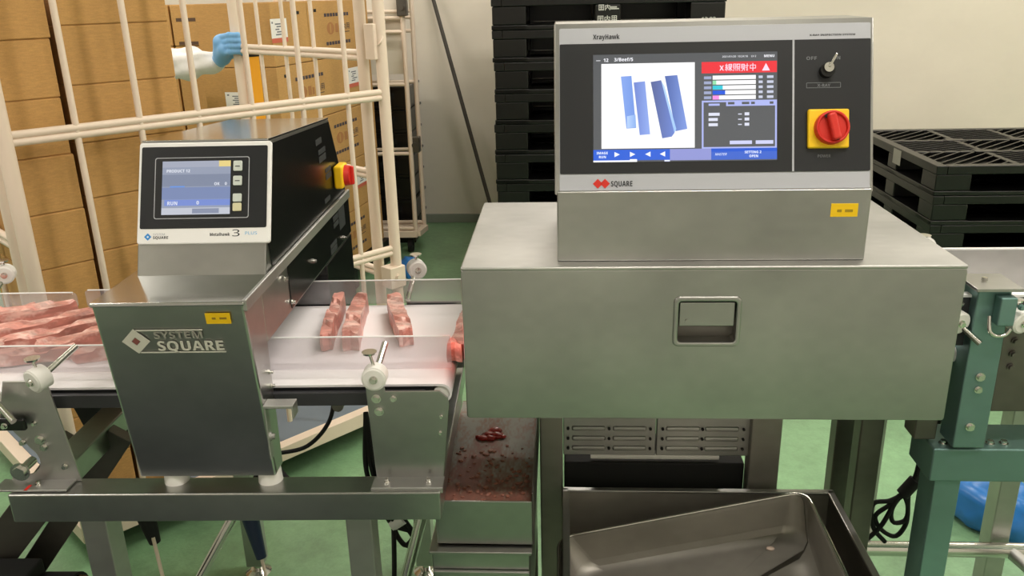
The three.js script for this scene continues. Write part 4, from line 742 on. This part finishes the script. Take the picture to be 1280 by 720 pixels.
{ // the second, folded cage by the wall
  const t = thing('roll_cage', 'folded cream roll cage with dark clamps standing near the back wall', 'cage', [-1.25, 0, -5.02]);
  const X0 = -1.6, panel = (x1, z, TOP) => {
    for (const x of [X0, x1]) part('post', rod([x, .14, z], [x, TOP, z], .014, .014, 14), M.cream, t);
    for (const y of [.165, .62, 1.02, 1.31, 1.385, 1.42, TOP]) part('rail', rod([X0, y, z], [x1, y, z], .011, .011, 10), M.cream, t);
  };
  panel(-.887, -4.95, 1.72); panel(-.858, -5.1, 1.7);
  part('sheet_panel', bx(-1.5, -.905, 1.075, 1.68, -4.99, -4.985, .001), std({ color: 0xdfd8ca, roughness: .6 }), t, 'pale sheet panel');
  for (const [x, y, z] of [[-.885, 1.44, -4.93], [-.862, .67, -4.96]]) part('clamp_bracket', [bx(x - .028, x + .028, y - .045, y + .045, z - .05, z + .012, .005), rod([x, y, z + .01], [x, y, z + .022], .016, .016, 14)], M.darksteel, t, 'dark steel clamp');
  part('base_beam', [bar([X0, .13, -4.95], [-.875, .13, -4.95], .04, .04), bar([X0, .13, -5.1], [-.85, .13, -5.1], .04, .04), bar([-.875, .13, -4.95], [-.85, .13, -5.1], .035, .035)], M.cream, t);
  for (const x of [-1.52, -.93]) { const c = part('caster', rod([x - .014, .045, -5.0], [x + .014, .045, -5.0], .045, .045, 20), M.matte, t); part('caster_fork', bx(x - .02, x + .02, .045, .115, -5.02, -4.98, .003), M.matte, c); }
}
{ // black crates behind the folded cage
  const mk = (k, label) => {
    const t = thing('plastic_crate', label, 'crate', [-1.32, 0, -5.4], 0, 'black crates behind the folded cage');
    const x0 = -1.62, x1 = -.935, z0 = -5.62, z1 = -5.2;
    part('walls', [bx(x0, x1, .02, .135, z1 - .006, z1, .003), bx(x0, x1, .02, .135, z0, z0 + .006, .003), bx(x0, x0 + .006, .02, .135, z0, z1, .003), bx(x1 - .006, x1, .02, .135, z0, z1, .003)], M.pallet, t);
    part('rim', [bx(x0 - .012, x1 + .012, .125, .14, z1 - .004, z1 + .012, .003), bx(x1 - .004, x1 + .012, .125, .14, z0, z1, .003), bx(x0 - .012, x0 + .004, .125, .14, z0, z1, .003)], M.pallet, t);
    part('crate_floor', bx(x0, x1, 0, .02, z0, z1, .003), M.pallet, t);
    part('grip_slot', bx(x1 - .2, x1 - .08, .07, .1, z1, z1 + .003, .001), M.matte, t);
    return t;
  };
  for (let k = 0; k < 7; k++) { const c = mk(k, `black plastic crate stacked behind the folded cage, ${['bottom one', 'second from floor', 'third from floor', 'fourth from floor', 'fifth from floor', 'sixth from floor', 'topmost'][k]}`); c.position.y = k * .1405; c.position.x += (k % 2) * .004; }
}
{
  const t = thing('pole', 'thin dark pole leaning against the pale back wall beside the tall pallet stack', 'pole', [-.4, 0, -5.4]);
  part('shaft', rod([-.415, .0, -5.38], [-.86, 1.66, -5.70], .0125, .0125, 14), std({ color: 0x4a4640, roughness: .6 }), t);
  part('end_cap', rod([-.415, 0, -5.38], [-.424, .03, -5.386], .016, .016, 14), M.matte, t);
}
for (const [n, x, z, s, w, l] of [['printed cartons', -1.839 - .18, -3.483 - .55, PT, .42, 1.14]]) {
  const t = thing('plastic_pallet', 'black plastic pallet under the printed carton stack beyond the cage', 'pallet', [x, 0, z], s);
  part('deck', [bx(x - w / 2, x + w / 2, .1, .138, z - l / 2, z + l / 2, .004)], M.pallet, t);
  for (const dx of [-w / 2, w / 2 - .1]) for (const dz of [-l / 2, -.065, l / 2 - .13]) part('foot_block', bx(x + dx, x + dx + .1, 0, .1, z + dz, z + dz + .13, .004), M.pallet, t);
}
{
  const t = thing('plastic_pallet', 'black plastic pallet under the rearmost cartons behind the arm', 'pallet', [-2.06, 0, -4.82]);
  part('deck', bx(-2.64, -1.5, .11, .153, -5.08, -4.58, .004), M.pallet, t);
  for (const x of [-2.64, -2.13, -1.63]) for (const z of [-5.08, -4.71]) part('foot_block', bx(x, x + .13, 0, .11, z, z + .13, .004), M.pallet, t);
}

// ---------------------------------------------------------------- the worker behind the cage: joints in metres in the cage's frame
function blob(bones, res, pad = .03, k = .02) {             // smooth union of tapered capsules, meshed
  const lo = V(9, 9, 9), hi = V(-9, -9, -9);
  for (const [a, ra, b, rb] of bones) for (const [p, r] of [[a, ra], [b, rb]]) { lo.min(V(p[0] - r, p[1] - r, p[2] - r)); hi.max(V(p[0] + r, p[1] + r, p[2] + r)); }
  const c = lo.clone().add(hi).multiplyScalar(.5), half = hi.clone().sub(lo).multiplyScalar(.5), S = Math.max(half.x, half.y, half.z) + pad;
  const mc = new MarchingCubes(res, M.white, false, false, 400000); mc.isolation = 0;
  const B = bones.map(([a, ra, b, rb]) => ({ a, ra, d: [b[0] - a[0], b[1] - a[1], b[2] - a[2]], rb }));
  B.forEach((q) => (q.l = q.d[0] ** 2 + q.d[1] ** 2 + q.d[2] ** 2 || 1e-9));
  for (let z = 0; z < res; z++) for (let y = 0; y < res; y++) for (let x = 0; x < res; x++) {
    const px = c.x + ((x - res / 2) / (res / 2)) * S, py = c.y + ((y - res / 2) / (res / 2)) * S, pz = c.z + ((z - res / 2) / (res / 2)) * S;
    let d = 9;
    for (const q of B) {
      const ex = px - q.a[0], ey = py - q.a[1], ez = pz - q.a[2], t = Math.max(0, Math.min(1, (ex * q.d[0] + ey * q.d[1] + ez * q.d[2]) / q.l));
      const e = Math.hypot(ex - q.d[0] * t, ey - q.d[1] * t, ez - q.d[2] * t) - (q.ra + (q.rb - q.ra) * t), h = Math.max(k - Math.abs(d - e), 0) / k;
      d = Math.min(d, e) - h * h * k * .25;
    }
    mc.field[z * res * res + y * res + x] = -d;
  }
  mc.update();
  const n = mc.count ?? mc.geometry.drawRange.count, g = new THREE.BufferGeometry();
  g.setAttribute('position', new THREE.BufferAttribute(mc.positionArray.slice(0, n * 3), 3)); g.setAttribute('normal', new THREE.BufferAttribute(mc.normalArray.slice(0, n * 3), 3));
  return g.scale(S, S, S).translate(c.x, c.y, c.z);
}
function folds(g) {                                          // creases of loose cloth
  const p = g.attributes.position, n = g.attributes.normal;
  for (let i = 0; i < p.count; i++) { const x = p.getX(i), y = p.getY(i), z = p.getZ(i), d = .005 * Math.sin(62 * x + 38 * y + 20 * z) + .004 * Math.sin(105 * y - 55 * z + 30 * x); p.setXYZ(i, x + n.getX(i) * d, y + n.getY(i) * d, z + n.getZ(i) * d); }
  const m = mergeVertices(new THREE.BufferGeometry().setAttribute('position', p), 1e-5); m.computeVertexNormals(); return m;
}
{
  const P = (a, y, b) => [ca(a), y, cb(b)];
  const t = thing('person', 'person behind the cage, arm in white sleeve, blue gloved hand gripping the cage post', 'person', P(.55, 0, 1.5), CT);
  const hip = .9, sh = 1.36, C = (a, b) => [a, b];
  const shL = P(.82, sh, 1.5), elL = P(.99, 1.25, 1.33), wrL = P(1.115, 1.268, 1.085), shR = P(.42, sh, 1.52), elR = P(.36, 1.09, 1.54), wrR = P(.36, .86, 1.48);
  const neck = P(.62, 1.42, 1.5), head = P(.62, 1.56, 1.47), hp = P(.62, hip, 1.54), hL = P(.71, hip, 1.54), hR = P(.53, hip, 1.54), kL = P(.73, .48, 1.52), kR = P(.51, .48, 1.52), aL = P(.74, .08, 1.56), aR = P(.50, .08, 1.56);
  // the hand: four fingers close round the post at (1.12, .93), the thumb lies along the rail
  const hand = [
    [wrL, .029, P(1.105, 1.30, 1.02), .036], [P(1.105, 1.285, 1.035), .034, P(1.082, 1.345, .985), .03], [P(1.10, 1.30, 1.02), .034, P(1.084, 1.318, .965), .028],
  ];
  [[1.372, 0], [1.352, .002], [1.331, .002], [1.311, 0]].forEach(([y, o], i) => {
    const L = [.93, 1, .97, .85][i];
    const k1 = P(1.082, y - .008, .975), k2 = P(1.082, y, .93 - .018 * L), k3 = P(1.112, y - .001, .93 - .034 * L), k4 = P(1.145, y - .006, .922 - .012);
    hand.push([k1, .0125, k2, .0112], [k2, .0112, k3, .0102], [k3, .0102, k4, .0085]);
  });
  hand.push([P(1.112, 1.285, 1.02), .017, P(1.128, 1.298, .965), .0125], [P(1.128, 1.298, .965), .0125, P(1.13, 1.302, .905), .0095]);
  const handR = [[wrR, .026, P(.365, .80, 1.46), .034]]; [-.03, -.01, .01, .028].forEach((o, i) => { const k = [.8, 1, .97, .75][i]; handR.push([P(.365 , .79, 1.46 + o), .011, P(.372, .79 - .04 * k, 1.452 + o), .0095], [P(.372, .79 - .04 * k, 1.452 + o), .0095, P(.39, .79 - .075 * k, 1.45 + o), .008]); });
  handR.push([P(.375, .83, 1.43), .014, P(.40, .79, 1.40), .009]);
  const body = [[hp, .13, P(.62, 1.15, 1.52), .125], [P(.62, 1.15, 1.52), .125, P(.62, 1.3, 1.51), .135], [P(.54, 1.33, 1.51), .08, P(.70, 1.33, 1.51), .08], [shL, .055, elL, .042], [elL, .04, wrL, .028], [shR, .055, elR, .042], [elR, .04, wrR, .028], [P(.62, 1.34, 1.5), .07, neck, .052], [neck, .052, head, .06],
    [hL, .09, kL, .058], [kL, .058, aL, .042], [hR, .09, kR, .058], [kR, .058, aR, .042], [aL, .04, P(.75, .04, 1.42), .035], [aR, .04, P(.49, .04, 1.42), .035], [P(.62, 1.575, 1.49), .088, P(.62, 1.60, 1.5), .088], [P(.62, 1.53, 1.45), .062, P(.62, 1.49, 1.435), .04], [P(.62, 1.55, 1.395), .012, P(.62, 1.535, 1.375), .014]];
  part('body', [blob(body, 96, .05, .04), blob(hand.map(([a, r, b, q]) => [a, r - .002, b, q - .002]), 64, .01, .008), blob(handR.map(([a, r, b, q]) => [a, r - .002, b, q - .002]), 56, .01, .008)], M.skin, t);
  const grow = (l, d) => l.map(([a, r, b, q]) => [a, r + d, b, q + d]);
  const coat = [[P(.62, .80, 1.54), .155, P(.62, 1.15, 1.52), .145], [P(.62, 1.15, 1.52), .145, P(.62, 1.3, 1.51), .15], [P(.54, 1.335, 1.51), .095, P(.70, 1.335, 1.51), .095], [shL, .075, elL, .066], [elL, .066, P(1.045, 1.258, 1.22), .058], [P(1.045, 1.258, 1.22), .056, P(1.11, 1.266, 1.10), .04], [P(.93, 1.28, 1.37), .05, P(.97, 1.22, 1.35), .055], [shR, .075, elR, .06], [elR, .058, wrR, .042]];
  part('white_coat', folds(blob(coat, 110, .04, .03)), M.cloth, t, 'white work coat sleeve');
  part('trousers', blob(grow([[hL, .09, kL, .062], [kL, .062, aL, .055], [hR, .09, kR, .062], [kR, .062, aR, .055]], .014), 72, .03, .03), M.trouser, t);
  part('hood', blob([[P(.62, 1.585, 1.50), .102, P(.62, 1.61, 1.51), .098], [P(.62, 1.48, 1.52), .085, P(.62, 1.42, 1.52), .11]], 48, .03, .03), M.cloth, t, 'white hood');
  part('glove', blob(hand, 96, .012, .007), M.glove, t, 'light blue rubber glove');
  part('glove', blob(handR, 64, .012, .007), M.glove, t);
  for (const f of [[aL, P(.75, .045, 1.42)], [aR, P(.49, .045, 1.42)]]) part('boot', blob([[f[0], .062, [f[0][0], .25, f[0][2]], .066], [[f[0][0], .05, f[0][2]], .05, f[1], .045]], 48, .02, .03), M.white, t);
}
scene.traverse((o) => { if (o.isMesh) o.castShadow = o.receiveShadow = true; });
renderer.render(scene, camera);
